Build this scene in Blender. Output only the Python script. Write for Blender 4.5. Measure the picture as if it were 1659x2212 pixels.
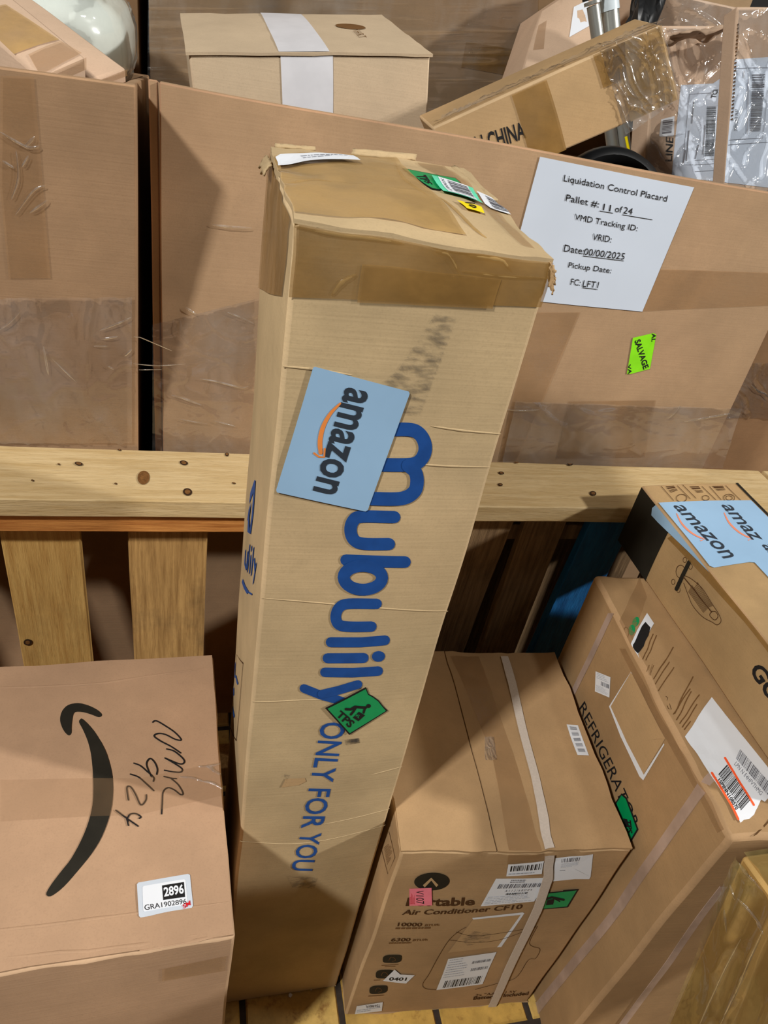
import bpy, bmesh, math, random
from mathutils import Vector, noise
from mathutils.geometry import tessellate_polygon

for o in list(bpy.data.objects):
    bpy.data.objects.remove(o)
SC = bpy.context.scene
COL = SC.collection

# ------------------------------------------------------------------ camera
IW, IH, FPX = 1659.0, 2212.0, 1583.0
CR, CU, CF = Vector((0.9671, -0.195, 0.1636)), Vector((-0.0129, 0.6044, 0.7965)), Vector((0.2543, 0.7724, -0.582))
CO = Vector((0, 0, 1.53))
cd = bpy.data.cameras.new('camera')
cd.sensor_fit = 'HORIZONTAL'; cd.sensor_width = 36.0; cd.lens = 36.0 * FPX / IW
cd.clip_start = 0.02; cd.clip_end = 60
cam = bpy.data.objects.new('camera', cd); COL.objects.link(cam)
from mathutils import Matrix
_m = Matrix((CR, CU, -CF)).transposed().to_4x4(); _m.translation = CO
cam.matrix_world = _m
SC.camera = cam

# ------------------------------------------------------------------ light
SC.view_settings.view_transform = 'Standard'
SC.view_settings.look = 'None'
SC.view_settings.gamma = 1.0
SC.view_settings.use_curve_mapping = False
SC.view_settings.exposure = 0.0
w = bpy.data.worlds.new('warehouse_air'); SC.world = w; w.use_nodes = True
w.node_tree.nodes['Background'].inputs[0].default_value = (1.0, 0.94, 0.87, 1)
w.node_tree.nodes['Background'].inputs[1].default_value = 0.03


def lamp(name, loc, target, power, sx, sy, col=(1, 0.975, 0.935)):
    l = bpy.data.lights.new(name, 'AREA'); l.shape = 'RECTANGLE'; l.size = sx; l.size_y = sy
    l.energy = power; l.color = col
    o = bpy.data.objects.new(name, l); COL.objects.link(o); o.location = loc
    o.rotation_euler = (Vector(target) - Vector(loc)).to_track_quat('-Z', 'Y').to_euler()
    return o


lamp('ceiling_lamp_left', (-2.3, -1.15, 4.0), (0.2, 0.7, 0.5), 182, 0.28, 0.28)
lamp('ceiling_lamp_right', (1.9, 0.22, 4.0), (0.2, 0.7, 0.5), 12, 0.25, 0.25)
lamp('ceiling_lamp_aisle', (4.86, -1.3, 3.77), (0.4, 0.8, 0.5), 262, 0.22, 0.22)

# ------------------------------------------------------------------ helpers


def lin(c):
    c = c / 255.0
    return c / 12.92 if c <= 0.04045 else ((c + 0.055) / 1.055) ** 2.4


def rgb(r, g, b):
    return (lin(r), lin(g), lin(b), 1)


def ray(x, y):
    return CF + CR * ((x - IW / 2) / FPX) - CU * ((y - IH / 2) / FPX)


def hit(px, P, N):
    v = ray(*px)
    return CO + v * ((P - CO).dot(N) / v.dot(N))


def ony(x, y, Y):
    return hit((x, y), Vector((0, Y, 0)), Vector((0, 1, 0)))


def onz(x, y, z):
    return hit((x, y), Vector((0, 0, z)), Vector((0, 0, 1)))


def onx(x, y, X):
    return hit((x, y), Vector((X, 0, 0)), Vector((1, 0, 0)))


def Z(ox, oy, s):
    return lambda *p: [(ox + s * a, oy + s * b) for a, b in p]


def link(o, parent=None):
    COL.objects.link(o)
    if parent is not None:
        o.parent = parent
    return o


def thing(name, label, cat, loc=(0, 0, 0), group=None):
    o = bpy.data.objects.new(name, None); o.empty_display_size = 0.05
    o.location = loc; COL.objects.link(o)
    o['label'] = label; o['category'] = cat
    if group:
        o['group'] = group
    return o


def tag(o, label, cat, group=None):
    o['label'] = label; o['category'] = cat
    if group:
        o['group'] = group
    return o


def origin_of(parent):
    v = Vector((0, 0, 0))
    while parent is not None:
        v = v + parent.location; parent = parent.parent
    return v


class MB:
    """collects polygons (world coordinates) with materials and builds ONE mesh object"""

    def __init__(self):
        self.v = []; self.f = []; self.m = []; self.mats = []

    def mi(self, m):
        if m not in self.mats:
            self.mats.append(m)
        return self.mats.index(m)

    def face(self, pts, m):
        b = len(self.v); self.v += [Vector(p) for p in pts]
        self.f.append(list(range(b, b + len(pts)))); self.m.append(self.mi(m))

    def grid(self, fn, nu, nv, m):
        b = len(self.v); k = self.mi(m)
        for j in range(nv + 1):
            for i in range(nu + 1):
                self.v.append(Vector(fn(i / nu, j / nv)))
        for j in range(nv):
            for i in range(nu):
                a = b + j * (nu + 1) + i
                self.f.append([a, a + 1, a + nu + 2, a + nu + 1]); self.m.append(k)

    def build(self, name, parent=None, weld=0.0, smooth=None, bevel=0.0, label=None, edge=None):
        me = bpy.data.meshes.new(name)
        o0 = origin_of(parent) if parent is not None else Vector((0, 0, 0))
        me.from_pydata([tuple(p - o0) for p in self.v], [], self.f)
        for m in self.mats:
            me.materials.append(m)
        for p, k in zip(me.polygons, self.m):
            p.material_index = k
        if weld:
            bm = bmesh.new(); bm.from_mesh(me)
            bmesh.ops.remove_doubles(bm, verts=bm.verts, dist=weld)
            bm.to_mesh(me); bm.free()
        if smooth is not None:
            me.shade_smooth()
            me.set_sharp_from_angle(angle=math.radians(smooth))
        o = bpy.data.objects.new(name, me); link(o, parent)
        if bevel:
            md = o.modifiers.new('bevel', 'BEVEL'); md.width = bevel; md.segments = 2
            md.limit_method = 'ANGLE'; md.angle_limit = math.radians(40)
            if edge is not None:
                me.materials.append(edge); md.material = len(me.materials) - 1
        if label:
            o['label'] = label
        return o


# ------------------------------------------------------------------ materials
def newmat(name):
    m = bpy.data.materials.new(name); m.use_nodes = True
    nt = m.node_tree; b = nt.nodes['Principled BSDF']
    return m, nt, b


def nd(nt, t, **kw):
    n = nt.nodes.new(t)
    for k, v in kw.items():
        setattr(n, k, v)
    return n


def mixc(nt, f, a, b, mode='MIX'):
    n = nd(nt, 'ShaderNodeMix', data_type='RGBA', blend_type=mode)
    for s, v in ((0, f), (6, a), (7, b)):
        if hasattr(v, 'links') or hasattr(v, 'is_linked'):
            nt.links.new(v, n.inputs[s])
        else:
            n.inputs[s].default_value = v
    return n.outputs[2]


def nz(nt, co, scale, detail=3, rough=0.55, mp=None):
    if mp is not None:
        q = nd(nt, 'ShaderNodeMapping'); q.inputs['Scale'].default_value = mp
        nt.links.new(co, q.inputs[0]); co = q.outputs[0]
    n = nd(nt, 'ShaderNodeTexNoise'); n.inputs['Scale'].default_value = scale
    n.inputs['Detail'].default_value = detail; n.inputs['Roughness'].default_value = rough
    nt.links.new(co, n.inputs['Vector'])
    return n.outputs[0]


def ramp(nt, v, a, b, lo=0.0, hi=1.0):
    n = nd(nt, 'ShaderNodeMapRange'); n.inputs[1].default_value = a; n.inputs[2].default_value = b
    n.inputs[3].default_value = lo; n.inputs[4].default_value = hi
    nt.links.new(v, n.inputs[0])
    return n.outputs[0]


def card(name, c, vary=0.16, dirt=0.25, rough=0.8):
    """kraft board: mottled brown with fibre specks and faint flute lines"""
    m, nt, b = newmat(name)
    co = nd(nt, 'ShaderNodeTexCoord').outputs['Object']
    base = rgb(*c)
    dark = tuple(x * (1 - vary * 1.4) for x in base[:3]) + (1,)
    lite = tuple(min(1, x * (1 + vary)) for x in base[:3]) + (1,)
    col = mixc(nt, ramp(nt, nz(nt, co, 4.5, 5, 0.6), 0.33, 0.67), dark, lite)
    fine = nz(nt, co, 420, 2)
    col = mixc(nt, ramp(nt, fine, 0.5, 0.75, 0, 0.22), col, tuple(x * 0.6 for x in base[:3]) + (1,))
    flute = nz(nt, co, 6, 2, 0.5, (1.2, 1.2, 45))
    col = mixc(nt, ramp(nt, flute, 0.5, 0.75, 0, 0.07), col, tuple(x * 0.75 for x in base[:3]) + (1,))
    pink = nz(nt, co, 2.2, 2)
    col = mixc(nt, ramp(nt, pink, 0.5, 0.75, 0, 0.28), col, (base[0] * 1.04, base[1] * 0.88, base[2] * 0.86, 1))
    mid = nz(nt, co, 30, 4, 0.65)
    col = mixc(nt, ramp(nt, mid, 0.42, 0.66, 0, 0.22), col, tuple(x * 0.80 for x in base[:3]) + (1,))
    dr = nz(nt, co, 9, 6, 0.75)
    col = mixc(nt, ramp(nt, dr, 0.62, 0.80, 0, dirt), col, tuple(x * 0.45 for x in base[:3]) + (1,))
    nt.links.new(col, b.inputs['Base Color'])
    b.inputs['Roughness'].default_value = rough
    b.inputs['Specular IOR Level'].default_value = 0.25
    bp = nd(nt, 'ShaderNodeBump'); bp.inputs['Strength'].default_value = 0.14; bp.inputs['Distance'].default_value = 0.0016
    h = nd(nt, 'ShaderNodeMath', operation='ADD')
    nt.links.new(flute, h.inputs[0]); nt.links.new(ramp(nt, fine, 0, 1, 0, 0.25), h.inputs[1])
    nt.links.new(h.outputs[0], bp.inputs['Height']); nt.links.new(bp.outputs[0], b.inputs['Normal'])
    return m


def plain(name, c, rough=0.6, spec=0.3, vary=0.06, scale=40, metal=0.0):
    m, nt, b = newmat(name)
    co = nd(nt, 'ShaderNodeTexCoord').outputs['Object']
    base = rgb(*c)
    col = mixc(nt, ramp(nt, nz(nt, co, scale, 4), 0.35, 0.65), tuple(x * (1 - vary) for x in base[:3]) + (1,),
               tuple(min(1, x * (1 + vary)) for x in base[:3]) + (1,))
    nt.links.new(col, b.inputs['Base Color'])
    b.inputs['Roughness'].default_value = rough; b.inputs['Specular IOR Level'].default_value = spec
    b.inputs['Metallic'].default_value = metal
    return m


def tape_mat(name, c, alpha=0.55, rough=0.2, wr=0.35):
    m, nt, b = newmat(name)
    co = nd(nt, 'ShaderNodeTexCoord').outputs['Object']
    base = rgb(*c)
    n1 = nz(nt, co, 14, 4)
    col = mixc(nt, ramp(nt, n1, 0.4, 0.6), tuple(x * 0.85 for x in base[:3]) + (1,), tuple(min(1, x * 1.12) for x in base[:3]) + (1,))
    nt.links.new(col, b.inputs['Base Color'])
    b.inputs['Roughness'].default_value = rough
    b.inputs['Specular IOR Level'].default_value = 0.5
    nt.links.new(ramp(nt, nz(nt, co, 9, 4), 0.35, 0.65, alpha * 0.75, min(1, alpha * 1.2)), b.inputs['Alpha'])
    bp = nd(nt, 'ShaderNodeBump'); bp.inputs['Strength'].default_value = wr; bp.inputs['Distance'].default_value = 0.004
    nt.links.new(nz(nt, co, 28, 3, 0.6), bp.inputs['Height']); nt.links.new(bp.outputs[0], b.inputs['Normal'])
    return m


def film_mat(name, tint=(235, 240, 240), haze=0.06, gloss=0.55, scale=30, st=0.9):
    """clear stretch film: see-through with sharp wrinkled reflections"""
    m, nt, b = newmat(name)
    nt.nodes.remove(b)
    out = nt.nodes['Material Output']
    co = nd(nt, 'ShaderNodeTexCoord').outputs['Object']
    bp = nd(nt, 'ShaderNodeBump'); bp.inputs['Strength'].default_value = st; bp.inputs['Distance'].default_value = 0.006
    h = nz(nt, co, scale, 4, 0.6, (1, 1, 0.45))
    nt.links.new(h, bp.inputs['Height'])
    tr = nd(nt, 'ShaderNodeBsdfTransparent'); tr.inputs[0].default_value = (0.97, 0.97, 0.97, 1)
    gl = nd(nt, 'ShaderNodeBsdfGlossy'); gl.inputs['Roughness'].default_value = 0.08
    gl.inputs[0].default_value = (1, 1, 1, 1)
    nt.links.new(bp.outputs[0], gl.inputs['Normal'])
    df = nd(nt, 'ShaderNodeBsdfDiffuse'); df.inputs[0].default_value = rgb(*tint)
    fr = nd(nt, 'ShaderNodeLayerWeight'); fr.inputs[0].default_value = 0.35
    nt.links.new(bp.outputs[0], fr.inputs['Normal'])
    m1 = nd(nt, 'ShaderNodeMixShader'); nt.links.new(ramp(nt, h, 0.45, 0.7, haze * 0.4, haze * 2.2), m1.inputs[0])
    nt.links.new(tr.outputs[0], m1.inputs[1]); nt.links.new(df.outputs[0], m1.inputs[2])
    m2 = nd(nt, 'ShaderNodeMixShader'); nt.links.new(ramp(nt, fr.outputs['Fresnel'], 0, 1, 0.05, gloss), m2.inputs[0])
    nt.links.new(m1.outputs[0], m2.inputs[1]); nt.links.new(gl.outputs[0], m2.inputs[2])
    nt.links.new(m2.outputs[0], out.inputs[0])
    return m


def scuff_mat(name, c, amount=0.5, scale=60, mp=(1, 1, 1)):
    m, nt, b = newmat(name)
    co = nd(nt, 'ShaderNodeTexCoord').outputs['Object']
    b.inputs['Base Color'].default_value = rgb(*c); b.inputs['Roughness'].default_value = 0.9
    n1 = nz(nt, co, scale, 5, 0.7, mp)
    nt.links.new(ramp(nt, n1, 0.45, 0.7, 0, amount), b.inputs['Alpha'])
    return m


def wood(name, c, c2, grain=(1.0, 14, 14), rough=0.7, stain=0.3, stain_c=(70, 60, 50)):
    m, nt, b = newmat(name)
    co = nd(nt, 'ShaderNodeTexCoord').outputs['Object']
    a, d = rgb(*c), rgb(*c2)
    g = nz(nt, co, 7, 6, 0.65, grain)
    col = mixc(nt, ramp(nt, g, 0.35, 0.68), a, d)
    g2 = nz(nt, co, 30, 4, 0.6, grain)
    col = mixc(nt, ramp(nt, g2, 0.55, 0.72, 0, 0.45), col, tuple(x * 0.55 for x in d[:3]) + (1,))
    s = nz(nt, co, 5, 6, 0.7)
    col = mixc(nt, ramp(nt, s, 0.52, 0.72, 0, stain), col, rgb(*stain_c))
    nt.links.new(col, b.inputs['Base Color'])
    b.inputs['Roughness'].default_value = rough; b.inputs['Specular IOR Level'].default_value = 0.3
    bp = nd(nt, 'ShaderNodeBump'); bp.inputs['Strength'].default_value = 0.35; bp.inputs['Distance'].default_value = 0.003
    nt.links.new(g2, bp.inputs['Height']); nt.links.new(bp.outputs[0], b.inputs['Normal'])
    return m


WORN = {}


def worn(m, c):
    WORN[m.name] = card(m.name + '_worn_edge', c, 0.2, 0.35)
    return m


K_TALL = card('kraft_golden', (189, 165, 126))
K_BIN = card('kraft_reddish', (168, 136, 104), 0.14)
K_BIN2 = card('kraft_reddish_bin', (175, 144, 111), 0.14)
K_BACK = card('kraft_olive', (156, 130, 98), 0.16)
K_SMILE = card('kraft_pinkish', (179, 145, 115), 0.12)
K_AC = card('kraft_amber', (173, 141, 102))
K_FRIDGE = card('kraft_brown', (166, 134, 95))
K_SCOOT = card('kraft_tan', (172, 142, 100))
K_PALE = card('kraft_pale', (194, 173, 144), 0.08, 0.1)
K_CHINA = card('kraft_orange', (182, 150, 108))
K_PEACH = card('kraft_peach', (200, 172, 146), 0.08, 0.1)
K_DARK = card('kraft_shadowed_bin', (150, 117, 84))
K_YEL = card('kraft_yellow', (164, 128, 70))
K_RAW = card('torn_kraft', (186, 154, 112), 0.1, 0.1)
for m_, c_ in ((K_TALL, (204, 178, 138)), (K_BIN, (176, 140, 106)), (K_BIN2, (178, 140, 108)), (K_SMILE, (200, 166, 132)), (K_AC, (192, 160, 120)),
               (K_FRIDGE, (176, 143, 105)), (K_SCOOT, (190, 156, 116)), (K_PALE, (208, 186, 156)), (K_CHINA, (202, 172, 132)), (K_YEL, (196, 160, 98))):
    worn(m_, c_)
TAPE_B = tape_mat('brown_tape', (150, 114, 62), 0.7, 0.2)
TAPE_O = tape_mat('amber_tape', (190, 154, 96), 0.6, 0.2)
TAPE_C = tape_mat('clear_tape', (165, 128, 88), 0.35, 0.15, 0.5)
TAPE_F = tape_mat('faint_clear_tape', (172, 136, 98), 0.12, 0.15, 0.4)
TAPE_W = plain('white_fibre_tape', (208, 208, 212), 0.45, 0.4, 0.05, 20)
FILM = film_mat('stretch_film', haze=0.05, gloss=0.6, scale=14, st=0.3)
FILM_S = film_mat('stretch_film_soft', haze=0.05, gloss=0.4, scale=9, st=0.3)
FILM_G = film_mat('film_fold', haze=0.10, gloss=0.75, scale=60, st=0.25)
FILM_Y = film_mat('yellowish_film', (196, 178, 110), 0.11, 0.55, 12, 0.4)
PAPER = plain('white_paper', (222, 226, 232), 0.65, 0.3, 0.02, 8)
PAPER_B = plain('blue_white_paper', (204, 214, 228), 0.65, 0.3, 0.03, 5)
SILVER = plain('pale_grey_paper', (196, 204, 214), 0.5, 0.3, 0.02)
BLACK = plain('black_ink', (30, 29, 30), 0.6, 0.2)
GREY = plain('grey_ink', (105, 105, 112), 0.7, 0.2)
LGREY = plain('light_grey_ink', (165, 168, 176), 0.7, 0.2)
BLUE = plain('blue_ink', (28, 74, 142), 0.65, 0.2, 0.10, 60)
SKY = plain('pale_blue_tape', (150, 186, 218), 0.4, 0.4, 0.04, 9)
NAVY = plain('charcoal_ink', (48, 56, 66), 0.6, 0.2)
ORANGE = plain('orange_ink', (232, 140, 70), 0.5, 0.3)
CORAL = plain('coral_ink', (228, 140, 108), 0.5, 0.3)
NEONO = plain('neon_orange_ink', (250, 95, 48), 0.5, 0.3)
GREEN = plain('green_sticker', (0, 146, 84), 0.4, 0.4)
TEAL = plain('mint_sticker', (96, 222, 180), 0.4, 0.4)
YELLOW = plain('yellow_sticker', (250, 228, 20), 0.4, 0.4)
LIME = plain('lime_sticker', (140, 232, 30), 0.4, 0.4)
PINK = plain('pink_sticker', (245, 130, 150), 0.5, 0.3)
RED = plain('red_ink', (200, 30, 40), 0.6, 0.2)
BROWNINK = plain('dark_brown_ink', (78, 52, 30), 0.8, 0.1)
FAINTINK = plain('faint_brown_ink', (112, 80, 48), 0.8, 0.1)
SOOT = plain('black_print', (36, 33, 26), 0.7, 0.2, 0.15, 25)
STRAP = plain('woven_white_strap', (196, 184, 172), 0.45, 0.4, 0.05, 300)
STRAP_T = tape_mat('translucent_strap', (190, 165, 150), 0.75, 0.3, 0.1)
STEEL = plain('satin_steel', (176, 178, 172), 0.35, 0.5, 0.04, 20, 0.7)
DARKPL = plain('black_plastic', (26, 28, 30), 0.4, 0.4)
CAP = plain('pale_plastic_cap', (205, 216, 222), 0.4, 0.4)
CUSH = plain('white_polybag', (226, 232, 224), 0.25, 0.5, 0.04, 6)
DIRT = scuff_mat('grey_scuff', (70, 68, 66), 0.55, 70, (1, 1, 3))
DIRT2 = scuff_mat('soot_scuff', (50, 46, 44), 0.85, 40)
EDGEK = plain('exposed_flute', (206, 178, 140), 0.9, 0.1, 0.2, 200)
GAP = plain('shadowed_gap_board', (92, 66, 40), 0.9, 0.1)
W_PLANK = wood('pale_pine', (200, 176, 132), (178, 150, 102), (1.2, 16, 16), 0.65, 0.22, (150, 130, 98))
W_RED = wood('amber_pine', (205, 142, 76), (150, 88, 38), (1.0, 22, 22), 0.5, 0.15, (80, 50, 30))
W_SLAT = wood('yellow_pine', (206, 166, 98), (176, 132, 70), (20, 20, 1.2), 0.7, 0.3, (95, 78, 50))
W_SLAT2 = wood('weathered_pine', (188, 148, 90), (140, 104, 58), (24, 24, 1.2), 0.75, 0.55, (80, 66, 46))
W_OLD = wood('old_grey_board', (150, 122, 88), (104, 80, 54), (22, 22, 1.2), 0.85, 0.5, (58, 46, 34))
W_BLUE = wood('blue_painted_board', (30, 110, 172), (18, 82, 138), (10, 10, 1.5), 0.6, 0.25, (50, 70, 80))
KNOT = plain('wood_knot', (110, 74, 38), 0.7, 0.2, 0.25, 200)
KNOT_D = plain('dark_knot_ring', (52, 36, 24), 0.8, 0.1)

# ------------------------------------------------------------------ surfaces that carry print
SEED = [0]


class Patch:
    """one face of a board: bilinear quad with bulge and crumple; p00 lower left seen from outside"""

    def __init__(s, p00, p10, p11, p01, bulge=0.0, amp=0.0, seed=0.0, freq=7.0, lift=0.0):
        s.c = [Vector(p) for p in (p00, p10, p11, p01)]
        a, b, c, d = s.c
        s.N = (c - a).cross(d - b).normalized()
        s.mid = (a + b + c + d) / 4
        s.bulge, s.amp, s.seed, s.freq, s.lift = bulge, amp, seed, freq, lift
        s.crush = None; s.lid = False; s.u_lo = None
        s.U = ((b - a) + (c - d)) / 2; s.V = ((d - a) + (c - b)) / 2

    def bil(s, u, v):
        a, b, c, d = s.c
        return a * ((1 - u) * (1 - v)) + b * (u * (1 - v)) + c * (u * v) + d * ((1 - u) * v)

    def P(s, u, v, off=0.0):
        q = s.bil(u, v)
        uu, vv = min(1, max(0, u)), min(1, max(0, v))
        r = q + s.N * (s.bulge * 16 * uu * (1 - uu) * vv * (1 - vv) + off + s.lift)
        if s.amp:
            r = r + noise.noise_vector(q * s.freq + Vector((s.seed, s.seed * 1.7, s.seed * 0.3))) * s.amp
        if s.crush:
            z0, z1, am, fq = s.crush
            k = min(1, max(0, (q.z - z0) / (z1 - z0)))
            if s.lid:
                ed = min(uu, 1 - uu) * s.U.length; ed = min(ed, min(vv, 1 - vv) * s.V.length)
                k = max(0, 1 - ed / (2.2 * (z1 - z0)) * 1.0) if ed < 2.2 * (z1 - z0) else 0
            if k > 0:
                e = noise.noise_vector(q * fq + Vector((s.seed, 3, 7))) + noise.noise_vector(q * fq * 2.3 + Vector((s.seed, 1, 2))) * 0.5
                r = r + Vector((e.x, e.y, e.z - 0.25)) * (am * k * k)
        return r

    def uv(s, px):
        P = hit(px, s.mid + s.N * s.lift, s.N) - s.N * s.lift
        u = v = 0.5
        for _ in range(12):
            q = s.bil(u, v); e = P - q
            a, b, c, d = s.c
            du = (b - a) * (1 - v) + (c - d) * v; dv = (d - a) * (1 - u) + (c - b) * u
            A, B, Cc = du.dot(du), du.dot(dv), dv.dot(dv)
            x, y = e.dot(du), e.dot(dv); D = A * Cc - B * B
            u += (x * Cc - y * B) / D; v += (y * A - x * B) / D
        return u, v

    def at(s, px, off=0.0):
        u, v = s.uv(px)
        if s.u_lo is not None:                       # keep print that runs close to an edge on the board
            u = 0.04 + (u - s.u_lo) * 0.96 / (1 - s.u_lo)
        return s.P(min(0.998, max(0.002, u)), min(0.998, max(0.002, v)), off)


TXT = {}


def text_tris(t, bold=0.0):
    k = (t, bold)
    if k not in TXT:
        cu = bpy.data.curves.new('t', 'FONT'); cu.body = t; cu.resolution_u = 3; cu.offset = bold
        ob = bpy.data.objects.new('t', cu); COL.objects.link(ob)
        dg = bpy.context.evaluated_depsgraph_get(); dg.update()
        me = bpy.data.meshes.new_from_object(ob.evaluated_get(dg))
        vs = [(v.co.x, v.co.y) for v in me.vertices]
        me.calc_loop_triangles()
        tr = [tuple(l.vertices) for l in me.loop_triangles]
        x0, x1 = min(v[0] for v in vs), max(v[0] for v in vs)
        y0, y1 = min(v[1] for v in vs), max(v[1] for v in vs)
        vs = [((x - x0) / (x1 - x0), (y1 - y) / (y1 - y0)) for x, y in vs]
        TXT[k] = (vs, tr)
        bpy.data.objects.remove(ob); bpy.data.curves.remove(cu); bpy.data.meshes.remove(me)
    return TXT[k]


def smooth_path(p, n=6, closed=False):
    out = []
    L = len(p)
    rng = range(L if closed else L - 1)
    for i in rng:
        g = (lambda k: p[k % L]) if closed else (lambda k: p[min(L - 1, max(0, k))])
        a, b, c, d = g(i - 1), g(i), g(i + 1), g(i + 2)
        for k in range(n):
            t = k / n
            out.append(tuple(0.5 * (2 * b[j] + (c[j] - a[j]) * t + (2 * a[j] - 5 * b[j] + 4 * c[j] - d[j]) * t * t
                                    + (3 * b[j] - a[j] - 3 * c[j] + d[j]) * t ** 3) for j in (0, 1)))
    if not closed:
        out.append(p[-1])
    return out


class Print:
    """flat print, stickers and labels lying on a Patch; shapes are given as photograph pixels on that face"""

    def __init__(s, patch, off=0.0007, step=0.00035):
        s.p = patch; s.o = off; s.mb = MB(); s.step = step

    def tri(s, T, m, lay=0, depth=0):
        a, b, c = T
        L = [(math.dist(a, b), 0), (math.dist(b, c), 1), (math.dist(c, a), 2)]
        l, k = max(L)
        if l > (13 if s.p.crush and s.p.at(a).z > s.p.crush[0] else 60) and depth < 9:
            T = T[k:] + T[:k]
            a, b, c = T
            mdl = ((a[0] + b[0]) / 2, (a[1] + b[1]) / 2)
            s.tri((a, mdl, c), m, lay, depth + 1); s.tri((mdl, b, c), m, lay, depth + 1)
            return
        pts = [s.p.at(q, s.o + s.step * lay) for q in T]
        if (pts[1] - pts[0]).cross(pts[2] - pts[0]).dot(s.p.N) < 0:
            pts.reverse()
        s.mb.face(pts, m)

    def poly(s, pts, m, lay=0):
        vs = [Vector((x, y, 0)) for x, y in pts]
        for t in tessellate_polygon([vs]):
            s.tri(tuple(pts[i] for i in t), m, lay)
        return s

    def quadmap(s, q, a, b):
        (x0, y0), (x1, y1), (x2, y2), (x3, y3) = q
        return ((x0 * (1 - a) + x1 * a) * (1 - b) + (x3 * (1 - a) + x2 * a) * b,
                (y0 * (1 - a) + y1 * a) * (1 - b) + (y3 * (1 - a) + y2 * a) * b)

    def text(s, t, q, m, bold=0.0, lay=1):
        vs, tr = text_tris(t, bold)
        pv = [s.quadmap(q, a, b) for a, b in vs]
        for t3 in tr:
            s.tri(tuple(pv[i] for i in t3), m, lay)
        return s

    def rect(s, q, a0, b0, a1, b1, m, lay=1):
        return s.poly([s.quadmap(q, *k) for k in ((a0, b0), (a1, b0), (a1, b1), (a0, b1))], m, lay)

    def bars(s, q, n, m, seed=1, a0=0, b0=0, a1=1, b1=1, lay=1, along=True):
        r = random.Random(seed); x = 0.0; ws = []
        while x < 1:
            bw = r.choice((1, 1, 2, 3)) / (n * 3.4); gp = r.choice((1, 1, 2)) / (n * 2.6)
            ws.append((x, min(1, x + bw))); x += bw + gp
        for x0, x1 in ws:
            if along:
                s.rect(q, a0 + (a1 - a0) * x0, b0, a0 + (a1 - a0) * x1, b1, m, lay)
            else:
                s.rect(q, a0, b0 + (b1 - b0) * x0, a1, b0 + (b1 - b0) * x1, m, lay)
        return s

    def lines(s, q, rows, m, seed=1, a0=0.05, a1=0.95, b0=0.1, b1=0.9, th=0.35, lay=1):
        """rows of tiny illegible type"""
        r = random.Random(seed)
        for i in range(rows):
            y = b0 + (b1 - b0) * i / rows; x = a0; end = a0 + (a1 - a0) * r.uniform(0.5, 1)
            while x < end:
                wd = r.uniform(0.03, 0.12) * (a1 - a0)
                s.rect(q, x, y, min(end, x + wd), y + (b1 - b0) / rows * th, m, lay); x += wd + 0.02 * (a1 - a0)
        return s

    def stroke(s, path, wd, m, lay=1, smooth=False, closed=False, cap=True, taper=None):
        if smooth:
            path = smooth_path(path, 6, closed)
        n = len(path); Ls, Rs = [], []
        for i, p in enumerate(path):
            a = path[(i - 1) % n] if closed else path[max(0, i - 1)]
            b = path[(i + 1) % n] if closed else path[min(n - 1, i + 1)]
            dx, dy = b[0] - a[0], b[1] - a[1]; l = math.hypot(dx, dy) or 1
            k = wd / 2 * (1 if taper is None else taper(i / max(1, n - 1)))
            nx, ny = -dy / l * k, dx / l * k
            Ls.append((p[0] + nx, p[1] + ny)); Rs.append((p[0] - nx, p[1] - ny))
        for i in range(n if closed else n - 1):
            j = (i + 1) % n
            s.tri((Ls[i], Ls[j], Rs[j]), m, lay); s.tri((Ls[i], Rs[j], Rs[i]), m, lay)
        if cap and not closed:
            for p, q in ((path[0], path[1]), (path[-1], path[-2])):
                a0 = math.atan2(p[1] - q[1], p[0] - q[0])
                k = wd / 2 * (1 if taper is None else taper(0 if p is path[0] else 1))
                fan = [(p[0] + k * math.cos(a0 + t), p[1] + k * math.sin(a0 + t)) for t in [(-90 + 30 * e) * math.pi / 180 for e in range(7)]]
                for e in range(6):
                    s.tri((p, fan[e], fan[e + 1]), m, lay)
        return s

    def oval(s, c, rx, ry, m, lay=1, rot=0.0, n=20):
        cr, sr = math.cos(rot), math.sin(rot)
        pts = [(c[0] + rx * math.cos(t) * cr - ry * math.sin(t) * sr, c[1] + rx * math.cos(t) * sr + ry * math.sin(t) * cr)
               for t in [2 * math.pi * k / n for k in range(n)]]
        for i in range(n):
            s.tri((c, pts[i], pts[(i + 1) % n]), m, lay)
        return s

    def done(s, name, parent, label=None):
        return s.mb.build(name, parent, label=label)


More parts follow.
